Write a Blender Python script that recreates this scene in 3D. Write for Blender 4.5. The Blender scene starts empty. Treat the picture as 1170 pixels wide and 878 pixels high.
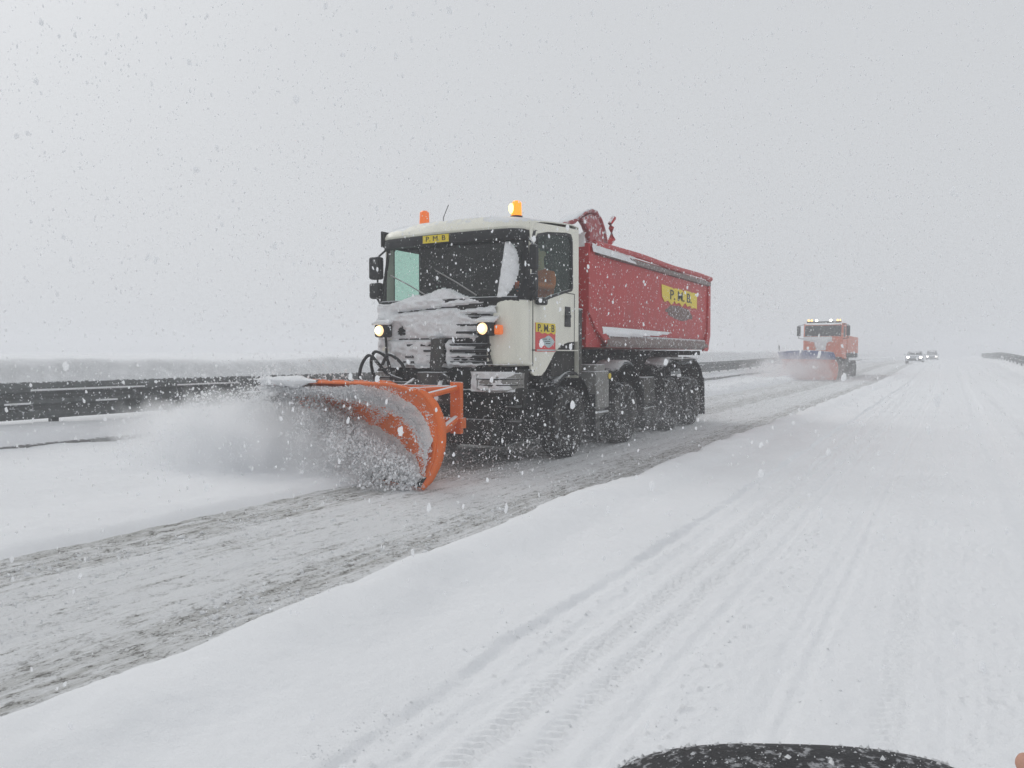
import bpy, bmesh, math, random
import numpy as np
from mathutils import Vector, Matrix
from mathutils.geometry import tessellate_polygon
random.seed(7); RNG = np.random.default_rng(7)
S = bpy.context.scene; C = S.collection
PI = math.pi; R = math.radians

# ------------------------------------------------------------------ camera
CAM_H = 1.55
cam_d = bpy.data.cameras.new('camera'); cam = bpy.data.objects.new('camera', cam_d); C.objects.link(cam)
cam.location = (0, 0, CAM_H)
cam.rotation_euler = (R(90 - 2.17), 0, R(29.9))
cam_d.sensor_width = 36; cam_d.lens = 870 / 1170 * 36
cam_d.clip_start = 0.05; cam_d.clip_end = 3000
S.camera = cam

# ------------------------------------------------------------------ sky, sun, exposure
W = bpy.data.worlds.new('World'); S.world = W; W.use_nodes = True
wn = W.node_tree; wn.nodes.clear()
def N(t, typ, **kw):
    n = t.nodes.new(typ)
    for k, v in kw.items(): setattr(n, k, v)
    return n
SUN_EL, SUN_ROT = 42, -75
sky = N(wn, 'ShaderNodeTexSky', sky_type='NISHITA'); sky.sun_disc = False
sky.sun_elevation = R(SUN_EL); sky.sun_rotation = R(SUN_ROT); sky.dust_density = 6.0; sky.air_density = 1.0
hs = N(wn, 'ShaderNodeHueSaturation'); hs.inputs['Saturation'].default_value = 0.08
mx = N(wn, 'ShaderNodeMix', data_type='RGBA'); mx.inputs[0].default_value = 0.92
mx.inputs[7].default_value = (6.42, 6.62, 6.88, 1)      # thick even cloud in front of that sky
bg = N(wn, 'ShaderNodeBackground'); bg.inputs['Strength'].default_value = 0.08
wo = N(wn, 'ShaderNodeOutputWorld')
wn.links.new(sky.outputs[0], hs.inputs['Color']); wn.links.new(hs.outputs[0], mx.inputs[6])
wn.links.new(mx.outputs[2], bg.inputs['Color']); wn.links.new(bg.outputs[0], wo.inputs['Surface'])
sd = bpy.data.lights.new('sun', 'SUN'); sd.energy = 0.5; sd.angle = R(30); sd.color = (1, .97, .93)
so = bpy.data.objects.new('sun', sd); C.objects.link(so)
_az = R(SUN_ROT)
sdir = Vector((math.sin(_az) * math.cos(R(SUN_EL)), math.cos(_az) * math.cos(R(SUN_EL)), math.sin(R(SUN_EL))))
so.rotation_euler = sdir.to_track_quat('Z', 'Y').to_euler()
S.view_settings.view_transform = 'Standard'; S.view_settings.look = 'None'
S.view_settings.exposure = 0.34; S.view_settings.gamma = 1
S.cycles.use_denoising = True
try: S.cycles.denoiser = 'OPENIMAGEDENOISE'
except Exception: pass
S.cycles.max_bounces = 28; S.cycles.diffuse_bounces = 6; S.cycles.glossy_bounces = 3
S.cycles.transmission_bounces = 4; S.cycles.transparent_max_bounces = 16; S.cycles.volume_bounces = 24
S.cycles.use_adaptive_sampling = True; S.cycles.adaptive_threshold = 0.02
S.cycles.sample_clamp_indirect = 6
S.cycles.volume_step_rate = 1.0; S.cycles.volume_max_steps = 256

# ------------------------------------------------------------------ noise
_PERM = RNG.random((256, 256))
def vnoise(x, y, s=0):
    x = np.asarray(x, float) + 31.7 * s; y = np.asarray(y, float) + 17.3 * s
    xi = np.floor(x).astype(int); yi = np.floor(y).astype(int); fx = x - xi; fy = y - yi
    fx = fx * fx * (3 - 2 * fx); fy = fy * fy * (3 - 2 * fy)
    g = lambda a, b: _PERM[a & 255, b & 255]
    return (g(xi, yi) * (1 - fx) + g(xi + 1, yi) * fx) * (1 - fy) + (g(xi, yi + 1) * (1 - fx) + g(xi + 1, yi + 1) * fx) * fy
def fbm(x, y, s=0, o=4):
    r = 0; a = .5; t = 0
    for k in range(o):
        r = r + a * vnoise(np.asarray(x) * 2 ** k, np.asarray(y) * 2 ** k, s + k * 3); t += a; a *= .5
    return r / t
def ss(a, b, x):
    t = np.clip((np.asarray(x, float) - a) / (b - a), 0, 1); return t * t * (3 - 2 * t)

# ------------------------------------------------------------------ materials
def mat_new(name):
    m = bpy.data.materials.new(name); m.use_nodes = True; t = m.node_tree
    return m, t, t.nodes['Principled BSDF']
def ramp(t, src, stops):
    r = N(t, 'ShaderNodeValToRGB'); e = r.color_ramp.elements
    e[0].position, e[0].color = stops[0][0], stops[0][1]
    e[1].position, e[1].color = stops[-1][0], stops[-1][1]
    for p, c in stops[1:-1]:
        k = e.new(p); k.color = c
    t.links.new(src, r.inputs[0]); return r.outputs[0]
def g4(v): return (v, v, v, 1)
def noise(t, scale, detail=4, rough=.55, vec=None, stretch=None):
    if vec is None:
        tc = N(t, 'ShaderNodeTexCoord'); vec = tc.outputs['Object']
    if stretch:
        mp = N(t, 'ShaderNodeMapping'); mp.inputs['Scale'].default_value = stretch; t.links.new(vec, mp.inputs[0]); vec = mp.outputs[0]
    n = N(t, 'ShaderNodeTexNoise'); n.inputs['Scale'].default_value = scale
    n.inputs['Detail'].default_value = detail; n.inputs['Roughness'].default_value = rough
    t.links.new(vec, n.inputs['Vector']); return n.outputs[0]
def math_(t, op, a, b=None, c=None):
    n = N(t, 'ShaderNodeMath', operation=op)
    for i, v in enumerate((a, b, c)):
        if v is None: continue
        if isinstance(v, (int, float)): n.inputs[i].default_value = v
        else: t.links.new(v, n.inputs[i])
    return n.outputs[0]
def mixc(t, fac, a, b):
    n = N(t, 'ShaderNodeMix', data_type='RGBA')
    for i, v in ((0, fac), (6, a), (7, b)):
        if isinstance(v, (int, float)): n.inputs[i].default_value = v
        elif isinstance(v, tuple): n.inputs[i].default_value = v if len(v) == 4 else (*v, 1)
        else: t.links.new(v, n.inputs[i])
    return n.outputs[2]
def bump(t, b, h, strength, dist):
    n = N(t, 'ShaderNodeBump'); n.inputs['Strength'].default_value = strength; n.inputs['Distance'].default_value = dist
    t.links.new(h, n.inputs['Height']); t.links.new(n.outputs[0], b.inputs['Normal'])
SNOWC = (.875, .885, .90)
def snow_mat(name, col=SNOWC, bscale=28, bd=.012, grime=0.0):
    m, t, b = mat_new(name)
    n1 = noise(t, .9, 3); n2 = noise(t, bscale, 5, .65)
    c = mixc(t, ramp(t, n1, [(.3, g4(0)), (.7, g4(1))]), tuple(v * .965 for v in col), col)
    if grime:
        n3 = noise(t, 9, 6, .7)
        c = mixc(t, ramp(t, n3, [(.5, g4(0)), (.68, g4(grime))]), c, (.30, .29, .27))
    t.links.new(c, b.inputs['Base Color']); b.inputs['Roughness'].default_value = .85
    b.inputs['Specular IOR Level'].default_value = .15
    bump(t, b, n2, .5, bd); return m
def paint(name, col, rough=.4, metal=0, dirt=.3, snow=0.0, top=.55, dirtc=(.22, .21, .19), sc=3.0, coat=0, spec=.5):
    """paint with dried grime, stuck snow specks and snow lying on faces that look up"""
    m, t, b = mat_new(name)
    nd = noise(t, sc, 6, .66, stretch=(1.3, 1.3, .42)); nf = noise(t, 14, 6, .7)
    c = mixc(t, ramp(t, nd, [(.42, g4(0)), (.72, g4(dirt))]), col, dirtc)
    geo = N(t, 'ShaderNodeNewGeometry'); sp = N(t, 'ShaderNodeSeparateXYZ'); t.links.new(geo.outputs['Normal'], sp.inputs[0])
    up = math_(t, 'ADD', sp.outputs[2], math_(t, 'MULTIPLY', math_(t, 'SUBTRACT', nf, .5), .9))
    mask = ramp(t, up, [(min(top, .98), g4(0)), (min(top + .12, 1), g4(1))])
    if snow > 0:
        th = .66 - .22 * snow
        stuck = ramp(t, nf, [(th, g4(0)), (th + .06, g4(.9))])
        mask = math_(t, 'MAXIMUM', mask, stuck)
    c = mixc(t, mask, c, (.74, .76, .78))
    t.links.new(c, b.inputs['Base Color'])
    t.links.new(math_(t, 'ADD', math_(t, 'MULTIPLY', mask, .9 - rough), math_(t, 'ADD', rough, math_(t, 'MULTIPLY', nd, .1))), b.inputs['Roughness'])
    b.inputs['Metallic'].default_value = metal; b.inputs['Specular IOR Level'].default_value = spec
    if coat: b.inputs['Coat Weight'].default_value = coat
    bump(t, b, math_(t, 'ADD', mask, math_(t, 'MULTIPLY', nf, .25)), .35, .01)
    return m
def emis(name, col, strength, base=(.8, .8, .8)):
    m, t, b = mat_new(name); b.inputs['Base Color'].default_value = (*base, 1)
    b.inputs['Emission Color'].default_value = (*col, 1); b.inputs['Emission Strength'].default_value = strength
    b.inputs['Roughness'].default_value = .2; return m
def glass_mat(name, tint, gloss=.06):
    m = bpy.data.materials.new(name); m.use_nodes = True; t = m.node_tree; t.nodes.clear()
    tr = N(t, 'ShaderNodeBsdfTransparent'); tr.inputs[0].default_value = (*tint, 1)
    gl = N(t, 'ShaderNodeBsdfGlossy'); gl.inputs['Roughness'].default_value = .08; gl.inputs['Color'].default_value = (.9, .9, .9, 1)
    mxs = N(t, 'ShaderNodeMixShader'); mxs.inputs[0].default_value = gloss
    df = N(t, 'ShaderNodeBsdfDiffuse'); df.inputs[0].default_value = (.72, .74, .76, 1)
    nf = noise(t, 30, 5, .7); mk = ramp(t, nf, [(.60, g4(0)), (.70, g4(.75))])
    mx2 = N(t, 'ShaderNodeMixShader'); t.links.new(mk, mx2.inputs[0])
    o = N(t, 'ShaderNodeOutputMaterial')
    t.links.new(tr.outputs[0], mxs.inputs[1]); t.links.new(gl.outputs[0], mxs.inputs[2])
    t.links.new(mxs.outputs[0], mx2.inputs[1]); t.links.new(df.outputs[0], mx2.inputs[2])
    t.links.new(mx2.outputs[0], o.inputs[0]); return m

M = {}
M['snow'] = snow_mat('snow'); M['caked'] = snow_mat('caked_snow', (.83, .84, .85), 40, .03, .30)
M['cream'] = paint('cream_paint', (.80, .785, .68), .38, dirt=.22, snow=0, top=.62, coat=.25, dirtc=(.33, .32, .28))
M['red'] = paint('red_paint', (.46, .009, .011), .42, dirt=.30, snow=.30, top=.6, dirtc=(.24, .075, .065))
M['redsnow'] = paint('snow_caked_red_paint', (.34, .035, .04), .5, dirt=.6, snow=.55, top=.45, dirtc=(.3, .2, .2))
M['orange'] = paint('orange_plough_paint', (.86, .16, .012), .42, dirt=.35, snow=.22, top=.6, dirtc=(.40, .16, .08))
M['orange2'] = paint('orange_truck_paint', (.66, .12, .03), .45, dirt=.3, snow=.4, top=.6)
M['blue'] = paint('blue_rubber', (.03, .07, .26), .5, dirt=.25, snow=.3, top=.6)
M['black'] = paint('black_plastic', (.012, .013, .015), .5, dirt=.35, snow=.2, top=.75, dirtc=(.06, .06, .06), spec=.3)
M['dark'] = paint('grimy_chassis', (.012, .012, .013), .75, dirt=.5, snow=.22, top=.8, dirtc=(.10, .095, .085), spec=.2)
M['tyre'] = paint('tyre_rubber', (.028, .028, .029), .85, dirt=.9, snow=.40, top=.9, dirtc=(.12, .115, .105), sc=9, spec=.2)
M['steel'] = paint('dull_steel', (.26, .26, .25), .6, metal=.2, dirt=.8, snow=.35, top=.55)
M['greyrail'] = paint('galvanised_rail', (.14, .15, .15), .6, metal=.2, dirt=.6, snow=.34, top=.93, dirtc=(.05, .052, .05), spec=.2)
M['concrete'] = paint('concrete', (.22, .22, .22), .85, dirt=.4, snow=.1, top=.9)
M['interior'] = paint('cab_trim', (.015, .015, .017), .9, dirt=.2, top=2, spec=.05)
M['yellow'] = paint('yellow_sign', (.80, .62, .03), .45, dirt=.15, top=.95, snow=.1)
M['ink'] = paint('black_lettering', (.02, .02, .015), .5, dirt=.1, top=.95)
M['signred'] = paint('red_sign', (.66, .04, .04), .4, dirt=.15, top=.95)
M['signgrey'] = paint('grey_emblem', (.45, .55, .57), .4, dirt=.3, top=.95)
M['grimepatch'] = paint('grey_road_grime', (.17, .12, .11), .9, dirt=.8, snow=.5, top=.95, dirtc=(.24, .19, .175), sc=14)
M['sill'] = paint('grimy_lip', (.20, .15, .14), .7, dirt=.6, snow=.45, top=.75)
M['head'] = emis('headlamp', (1, .58, .18), 1.1)
M['bulb'] = emis('headlamp_bulb', (1, .86, .50), 2.6)
M['amberbulb'] = emis('beacon_bulb', (1, .70, .12), 2.4)
M['grimy'] = paint('grimy_metal', (.06, .06, .058), .7, dirt=.7, snow=.32, top=.6, dirtc=(.14, .13, .115), spec=.2)
M['head2'] = emis('far_headlamp', (1, .95, .85), 9.0)
M['amberlit'] = emis('amber_beacon_lit', (1, .24, .01), 1.0, (.9, .3, .02))
M['amber'] = emis('amber_beacon', (1, .22, .02), .25, (.75, .14, .02))
M['amberfar'] = emis('amber_far', (1, .6, .2), 2.0, (.9, .4, .05))
M['work'] = emis('work_lamp', (1, .95, .82), 3)
M['glass'] = glass_mat('tinted_glass', (.80, .90, .86), .035)
M['sideglass'] = glass_mat('green_side_glass', (.78, .93, .87), .035)
M['hivis'] = paint('orange_jacket', (.85, .13, .03), .9, dirt=.1, top=2)
M['skin'] = paint('skin', (.55, .30, .22), .6, dirt=.1, top=2)
M['hair'] = paint('hair', (.03, .02, .015), .7, dirt=.1, top=2)
M['carwhite'] = paint('pale_car_paint', (.35, .37, .40), .35, dirt=.3, snow=.4, top=.5, coat=.3)
M['cardark'] = paint('grey_car_paint', (.12, .13, .15), .35, dirt=.3, snow=.4, top=.5, coat=.3)

# ------------------------------------------------------------------ mesh builder
class MB:
    def __init__(s): s.v = []; s.f = []
    def add(s, vs, fs, mtx=None):
        k = len(s.v)
        if mtx is not None: vs = [tuple(mtx @ Vector(p)) for p in vs]
        s.v += [tuple(map(float, p)) for p in vs]; s.f += [tuple(i + k for i in f) for f in fs]; return s
    def box(s, c, d, rot=None, taper=1.0):
        hx, hy, hz = d[0] / 2, d[1] / 2, d[2] / 2
        vs = [(x * hx * (taper if z > 0 else 1), y * hy * (taper if z > 0 else 1), z * hz) for z in (-1, 1) for y in (-1, 1) for x in (-1, 1)]
        fs = [(0, 2, 3, 1), (4, 5, 7, 6), (0, 1, 5, 4), (2, 6, 7, 3), (0, 4, 6, 2), (1, 3, 7, 5)]
        m = Matrix.Translation(c)
        if rot: m = m @ Matrix.Rotation(rot[2], 4, 'Z') @ Matrix.Rotation(rot[1], 4, 'Y') @ Matrix.Rotation(rot[0], 4, 'X')
        return s.add(vs, fs, m)
    def cyl(s, a, b, r, r2=None, n=16):
        a = Vector(a); b = Vector(b); r2 = r if r2 is None else r2
        q = (b - a).to_track_quat('Z', 'Y').to_matrix().to_4x4(); L = (b - a).length
        vs = [(r * math.cos(2 * PI * i / n), r * math.sin(2 * PI * i / n), 0) for i in range(n)] + \
             [(r2 * math.cos(2 * PI * i / n), r2 * math.sin(2 * PI * i / n), L) for i in range(n)]
        fs = [(i, (i + 1) % n, n + (i + 1) % n, n + i) for i in range(n)] + [tuple(range(n))[::-1], tuple(range(n, 2 * n))]
        return s.add(vs, fs, Matrix.Translation(a) @ q)
    def tube(s, pts, r, n=8):
        pts = [Vector(p) for p in pts]; rings = []
        for i, p in enumerate(pts):
            d = (pts[min(i + 1, len(pts) - 1)] - pts[max(i - 1, 0)]).normalized()
            q = d.to_track_quat('Z', 'Y')
            rr = r[i] if isinstance(r, (list, tuple)) else r
            rings.append([tuple(p + q @ Vector((rr * math.cos(2 * PI * k / n), rr * math.sin(2 * PI * k / n), 0))) for k in range(n)])
        vs = sum(rings, []); fs = []
        for i in range(len(pts) - 1):
            for k in range(n):
                fs.append((i * n + k, i * n + (k + 1) % n, (i + 1) * n + (k + 1) % n, (i + 1) * n + k))
        fs += [tuple(range(n))[::-1], tuple(range(len(vs) - n, len(vs)))]
        return s.add(vs, fs)
    def lathe(s, prof, mtx=None, n=32, mod=None):
        """profile of (radius, x) turned about the local X axis"""
        vs = []; k = len(prof)
        for i in range(n):
            a = 2 * PI * i / n
            for j, (r, x) in enumerate(prof):
                rr = r + (mod(i, j) if mod else 0)
                vs.append((x, rr * math.cos(a), rr * math.sin(a)))
        fs = [(i * k + j, i * k + j + 1, ((i + 1) % n) * k + j + 1, ((i + 1) % n) * k + j) for i in range(n) for j in range(k - 1)]
        return s.add(vs, fs, mtx)
    def grid(s, P, close=False, keep=None):
        """P[i][j] points"""
        a, b = len(P), len(P[0]); vs = [p for row in P for p in row]
        fs = []
        for i in range(a - 1):
            for j in range(b - 1):
                if keep is None or keep(i, j): fs.append((i * b + j, i * b + j + 1, (i + 1) * b + j + 1, (i + 1) * b + j))
        return s.add(vs, fs)
    def plate(s, outer, holes, to3, t):
        """flat plate with holes; to3(u, v, w) places it, w runs 0..t"""
        loops = [outer] + holes; flat = [p for l in loops for p in l]
        tri = tessellate_polygon([[Vector((*p, 0)) for p in l] for l in loops])
        n = len(flat); vs = [to3(u, v, 0) for u, v in flat] + [to3(u, v, t) for u, v in flat]
        fs = [tuple(f) for f in tri] + [tuple(i + n for i in f[::-1]) for f in tri]; k = 0
        for l in loops:
            for i in range(len(l)): fs.append((k + i, k + (i + 1) % len(l), n + k + (i + 1) % len(l), n + k + i))
            k += len(l)
        return s.add(vs, fs)
    def build(s, name, m, parent=None, bevel=0, smooth=True, solid=0, loc=None, subd=0):
        me = bpy.data.meshes.new(name); me.from_pydata(s.v, [], s.f)
        bm = bmesh.new(); bm.from_mesh(me); bmesh.ops.remove_doubles(bm, verts=bm.verts, dist=1e-5)
        bmesh.ops.recalc_face_normals(bm, faces=bm.faces); bm.to_mesh(me); bm.free()
        o = bpy.data.objects.new(name, me); C.objects.link(o)
        for mm in (m if isinstance(m, (list, tuple)) else [m]): me.materials.append(mm)
        if parent: o.parent = parent
        if loc: o.location = loc
        if solid: d = o.modifiers.new('s', 'SOLIDIFY'); d.thickness = solid; d.offset = 0
        if bevel:
            d = o.modifiers.new('b', 'BEVEL'); d.width = bevel; d.segments = 2; d.limit_method = 'ANGLE'; d.angle_limit = R(35)
        if subd: d = o.modifiers.new('ss', 'SUBSURF'); d.levels = subd; d.render_levels = subd
        if smooth:
            me.polygons.foreach_set('use_smooth', [True] * len(me.polygons))
            try: me.set_sharp_from_angle(angle=R(38))
            except Exception: pass
        return o
def fast_mesh(name, V, F, m, parent=None, smooth=True):
    V = np.asarray(V, dtype=np.float32); F = np.asarray(F, dtype=np.int32)
    me = bpy.data.meshes.new(name); me.vertices.add(len(V)); me.vertices.foreach_set('co', V.ravel())
    k = F.shape[1]; me.loops.add(F.size); me.loops.foreach_set('vertex_index', F.ravel())
    me.polygons.add(len(F)); me.polygons.foreach_set('loop_start', np.arange(0, F.size, k, dtype=np.int32))
    me.polygons.foreach_set('loop_total', np.full(len(F), k, dtype=np.int32))
    me.update(calc_edges=True); me.polygons.foreach_set('use_smooth', np.full(len(F), smooth))
    me.materials.append(m); o = bpy.data.objects.new(name, me); C.objects.link(o)
    if parent: o.parent = parent
    return o
def tag(o, label=None, cat=None, group=None, kind=None):
    for k, v in (('label', label), ('category', cat), ('group', group), ('kind', kind)):
        if v: o[k] = v
    return o
def empty(name, loc, rz=0):
    o = bpy.data.objects.new(name, None); C.objects.link(o); o.location = loc; o.rotation_euler = (0, 0, rz); o.empty_display_size = .2; return o
def text(body, size, m, parent, name, mtx, depth=.004, bold=.0):
    cu = bpy.data.curves.new(name, 'FONT'); cu.body = body; cu.size = size; cu.extrude = depth; cu.offset = bold
    cu.align_x = 'CENTER'; cu.align_y = 'CENTER'
    tmp = bpy.data.objects.new('tmp', cu); me = bpy.data.meshes.new_from_object(tmp); bpy.data.objects.remove(tmp)
    me.transform(mtx); me.materials.clear(); me.materials.append(m)
    o = bpy.data.objects.new(name, me); C.objects.link(o); o.parent = parent; return o

# ------------------------------------------------------------------ terrain
def rise(Y): return .6 * ss(35, 95, Y)
def left_edge(Y):
    e = -6.08 + (-7.75 + 6.08) * ss(7.4, 8.3, Y)
    e = e - 1.0 * ss(49, 53, Y)
    return e + .10 * (fbm(Y * .9, 0 * Y, 5) - .5) + .05 * (fbm(Y * 4, 0 * Y, 6) - .5)
def right_edge(Y): return -3.31 + .22 * (fbm(Y * .55, 0 * Y, 8, 3) - .5) + .12 * (fbm(Y * 2.6, 0 * Y, 9) - .5)
def snow_h(X, Y):
    L = left_edge(Y); Rr = right_edge(Y); n = fbm(X * .8, Y * .8, 1) - .5; n2 = fbm(X * 3.5, Y * 2.2, 2) - .5; n3 = fbm(X * 14, Y * 14, 3, 3) - .5
    # right side: windrow between the lanes, then the packed lane
    d = X - Rr
    berm = .245 + .09 * (fbm(X * 1.3, Y * .8, 11) - .5) + .05 * (fbm(X * 4, Y * 3, 12) - .5)
    shelf = .155
    z = -.07 + (berm + .07) * ss(-.02, .30 + .12 * (fbm(Y * 1.7, Y * 0, 14) - .5), d)
    wv = .10 * (fbm(Y * .9, Y * 0, 16) - .5)
    z = z + (shelf - berm) * ss(.42 + wv, .92 + wv, d)
    edge = -1.86 + .09 * (fbm(Y * .7, Y * 0, 13, 3) - .5) + .07 * (fbm(X * 9, Y * 7, 13, 4) - .5)
    lanem = ss(0, .05, X - edge)
    z = z - (.030 + .03 * (fbm(Y * 2.2, Y * 0, 29) - .5)) * lanem - .012 * np.exp(-((X - edge - .05) / .04) ** 2) * fbm(X * 8, Y * 5, 28)
    rightm = ss(-.02, .42, d)
    z = z + rightm * (n * .06 + n2 * .035 + n3 * .010) * (1 - .6 * lanem)
    # wheel ruts and tread marks of the packed lane
    def rut(c, w, dep, wob=.05):
        cc = c + wob * (fbm(Y * .12, Y * 0 + c * 7, 15, 2) - .5) * 2
        return dep * np.exp(-((X - cc) / w) ** 4), X - cc
    g = 0
    for c, w, dep, tr in ((-1.45, .075, .010, 1), (-1.24, .06, .009, 1), (-1.05, .035, .007, 0), (-.62, .05, .006, 0), (-.50, .03, .006, 0), (-.2, .07, .006, 1), (.62, .14, .015, 0), (1.25, .14, .014, 1), (2.1, .16, .015, 0), (2.9, .15, .013, 0), (-1.65, .07, .008, 0)):
        a, q = rut(c, w, dep * 1.5)
        g = g - a
        if tr:
            lug = (np.sin(2 * PI * (Y / .052 + np.abs(q) / .09)) > .1) * 1.0
            g = g + a * .85 * lug
    g = g + .009 * (fbm(X * 16, Y * .9, 17) - .5) + .011 * (fbm(X * 38, Y * 14, 18, 3) - .5) + .012 * (fbm(X * 11, Y * 7, 20, 4) - .5) * ss(.4, .6, fbm(X * 1.5, Y * .5, 26))
    crumb = ss(.70, .82, fbm(X * 42, Y * 26, 19, 3)) * (np.exp(-((X + .93) / .10) ** 2) + .8 * np.exp(-((X + 1.72) / .13) ** 2) + .6 * np.exp(-((X - .15) / .2) ** 2) + .15)
    g = g + .013 * crumb
    z = z + lanem * g * (1 - ss(3.2, 3.8, X))
    # right verge bank behind the far kerb
    z = z + .55 * ss(3.7, 4.8, X) + .5 * ss(6, 12, X)
    # left shoulder: loose snow up to a snow covered kerb
    e = L - X
    zl = -.07 + .14 * ss(-.04, .22, e) + .04 * ss(.1, .5, e)
    zl = zl + .16 * ss(.5, 4.8, e)
    zl = zl + ss(-.04, .3, e) * (n * .07 + n2 * .05 + n3 * .014)
    # windrow thrown by the blade, behind it
    zl = zl + .16 * ss(8, 9, Y) * np.exp(-((e - .55) / .38) ** 2) * (1 + n2 * 1.2)
    K = -11.02 + .05 * (fbm(Y * .8, Y * 0, 21) - .5)
    k = K - X
    zl = zl + (.235 + .06 * (fbm(Y * .5, X * 0, 22) - .5)) * ss(0, .02, k) + .06 * ss(0, .5, k)
    zl = zl - .25 * ss(1.2, 4, k)
    bank = (1.10 + .30 * (fbm(Y * .22, X * .1, 24) - .5)) * ss(9.0, 10.8, k + 2.0 * (fbm(Y * .15, X * 0, 25) - .5))
    zl = zl + bank
    left = (X < (L + Rr) / 2)
    z = np.where(left, zl, z)
    z = np.where((X < Rr - .02) & (X > L + .04), -.07, z)
    return z + rise(Y)
def axis(parts):
    a = [np.arange(p[0], p[1], p[2]) for p in parts]; return np.concatenate(a + [[parts[-1][1]]])
def geo(a, b, q, start):
    out = [a]
    while out[-1] < b: out.append(out[-1] + max(start, q * out[-1]))
    return np.array(out)
xs = axis([(-260, -60, 20), (-60, -28, 2), (-28, -12.2, .16), (-12.2, -11.1, .05), (-11.1, -10.95, .012), (-10.95, -2.6, .045), (-2.6, 1.2, .0125), (1.2, 5, .05), (5, 13, .5), (13, 60, 6), (60, 260, 25)])
ys = np.concatenate([np.arange(-30, -2, 4), np.arange(-2, 1.4, .1), geo(1.4, 120, .0048, .011), np.arange(124, 350, 12), [350]])
ys = np.unique(ys)
XX, YY = np.meshgrid(xs, ys, indexing='xy')
ZZ = snow_h(XX, YY)
nx, ny = len(xs), len(ys)
idx = np.arange(nx * ny).reshape(ny, nx)
F = np.stack([idx[:-1, :-1], idx[:-1, 1:], idx[1:, 1:], idx[1:, :-1]], -1).reshape(-1, 4)
m, t, b = mat_new('snow_ground')
n1 = noise(t, .9, 3); n2 = noise(t, 28, 6, .68); n4 = noise(t, 110, 3, .6)
c = mixc(t, ramp(t, n1, [(.3, g4(0)), (.7, g4(1))]), tuple(v * .96 for v in SNOWC), SNOWC)
gz = N(t, 'ShaderNodeNewGeometry'); s1 = N(t, 'ShaderNodeSeparateXYZ'); s2 = N(t, 'ShaderNodeSeparateXYZ'); t.links.new(gz.outputs['Normal'], s1.inputs[0]); t.links.new(gz.outputs['Position'], s2.inputs[0])
steep = math_(t, 'MULTIPLY', math_(t, 'LESS_THAN', s2.outputs[0], -17.0), ramp(t, s1.outputs[2], [(.80, g4(1)), (.97, g4(0))]))
c = mixc(t, math_(t, 'MULTIPLY', steep, ramp(t, noise(t, 2.5, 5, .7), [(.3, g4(.35)), (.65, g4(1))])), c, (.56, .57, .575))   # mottled greyer tone where the far left bank is steep
t.links.new(c, b.inputs['Base Color']); b.inputs['Roughness'].default_value = .85; b.inputs['Specular IOR Level'].default_value = .15
bump(t, b, math_(t, 'ADD', n2, math_(t, 'MULTIPLY', n4, .4)), .6, .014)
ground = fast_mesh('snow_ground', np.stack([XX, YY, ZZ], -1).reshape(-1, 3), F, m); tag(ground, kind='structure')
# ploughed carriageway with grey slush
rx = axis([(-9.6, -3.05, .03)]); ry = np.concatenate([np.arange(-2, 1.4, .1), geo(1.4, 160, .006, .012)])
RX, RY = np.meshgrid(rx, ry, indexing='xy')
def road_h(X, Y):
    h = .022 * (fbm(X * 9, Y * 1.2, 31) - .5) + .02 * (fbm(X * 16, Y * 7, 32) - .5)
    for c, w in ((-5.72, .26), (-5.15, .12), (-3.85, .24), (-7.0, .25), (-4.4, .1)): h = h - .014 * np.exp(-((X - c - .06 * (fbm(Y * .2, Y * 0 + c, 33, 2) - .5)) / w) ** 4)
    return h + rise(Y)
idx = np.arange(RX.size).reshape(RX.shape)
F = np.stack([idx[:-1, :-1], idx[:-1, 1:], idx[1:, 1:], idx[1:, :-1]], -1).reshape(-1, 4)
m, t, b = mat_new('grey_slush')
tc = N(t, 'ShaderNodeTexCoord'); sp = N(t, 'ShaderNodeSeparateXYZ'); t.links.new(tc.outputs['Object'], sp.inputs[0])
wob = noise(t, .35, 2, stretch=(1, 1, 1))
xw = math_(t, 'ADD', sp.outputs[0], math_(t, 'MULTIPLY', math_(t, 'SUBTRACT', wob, .5), .25))
xn = math_(t, 'MULTIPLY_ADD', xw, 1 / 6.6, 9.6 / 6.6)      # 0 at X=-9.6, 1 at X=-3.0
def xp(X): return (X + 9.6) / 6.6
band = ramp(t, xn, [(0, g4(.45)), (xp(-7.3), g4(.62)), (xp(-6.7), g4(.45)), (xp(-6.1), g4(.80)), (xp(-5.55), g4(.75)), (xp(-5.35), g4(.30)), (xp(-5.1), g4(.42)), (xp(-4.7), g4(.25)), (xp(-4.15), g4(.40)), (xp(-3.9), g4(.78)), (xp(-3.6), g4(.70)), (xp(-3.35), g4(.5)), (1, g4(.3))])
na = noise(t, 2.2, 6, .7, stretch=(1.6, .8, 1)); st = noise(t, 5.0, 5, .6, stretch=(3.2, .16, 1))
nb = noise(t, 13, 6, .72, stretch=(1.2, .62, 1)); nc = noise(t, 48, 4, .7, stretch=(1, .8, 1))
wet = math_(t, 'ADD', math_(t, 'MULTIPLY', math_(t, 'SUBTRACT', band, .45), .75), math_(t, 'ADD', math_(t, 'MULTIPLY', math_(t, 'SUBTRACT', st, .5), 1.5), math_(t, 'MULTIPLY', math_(t, 'SUBTRACT', na, .5), 1.1)))
c = ramp(t, wet, [(0.0, (.80, .81, .82, 1)), (.22, (.66, .665, .665, 1)), (.45, (.52, .52, .505, 1)), (.8, (.42, .415, .395, 1))])
gate = ramp(t, math_(t, 'ADD', wet, .25), [(.0, g4(.0)), (.5, g4(1))])
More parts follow.
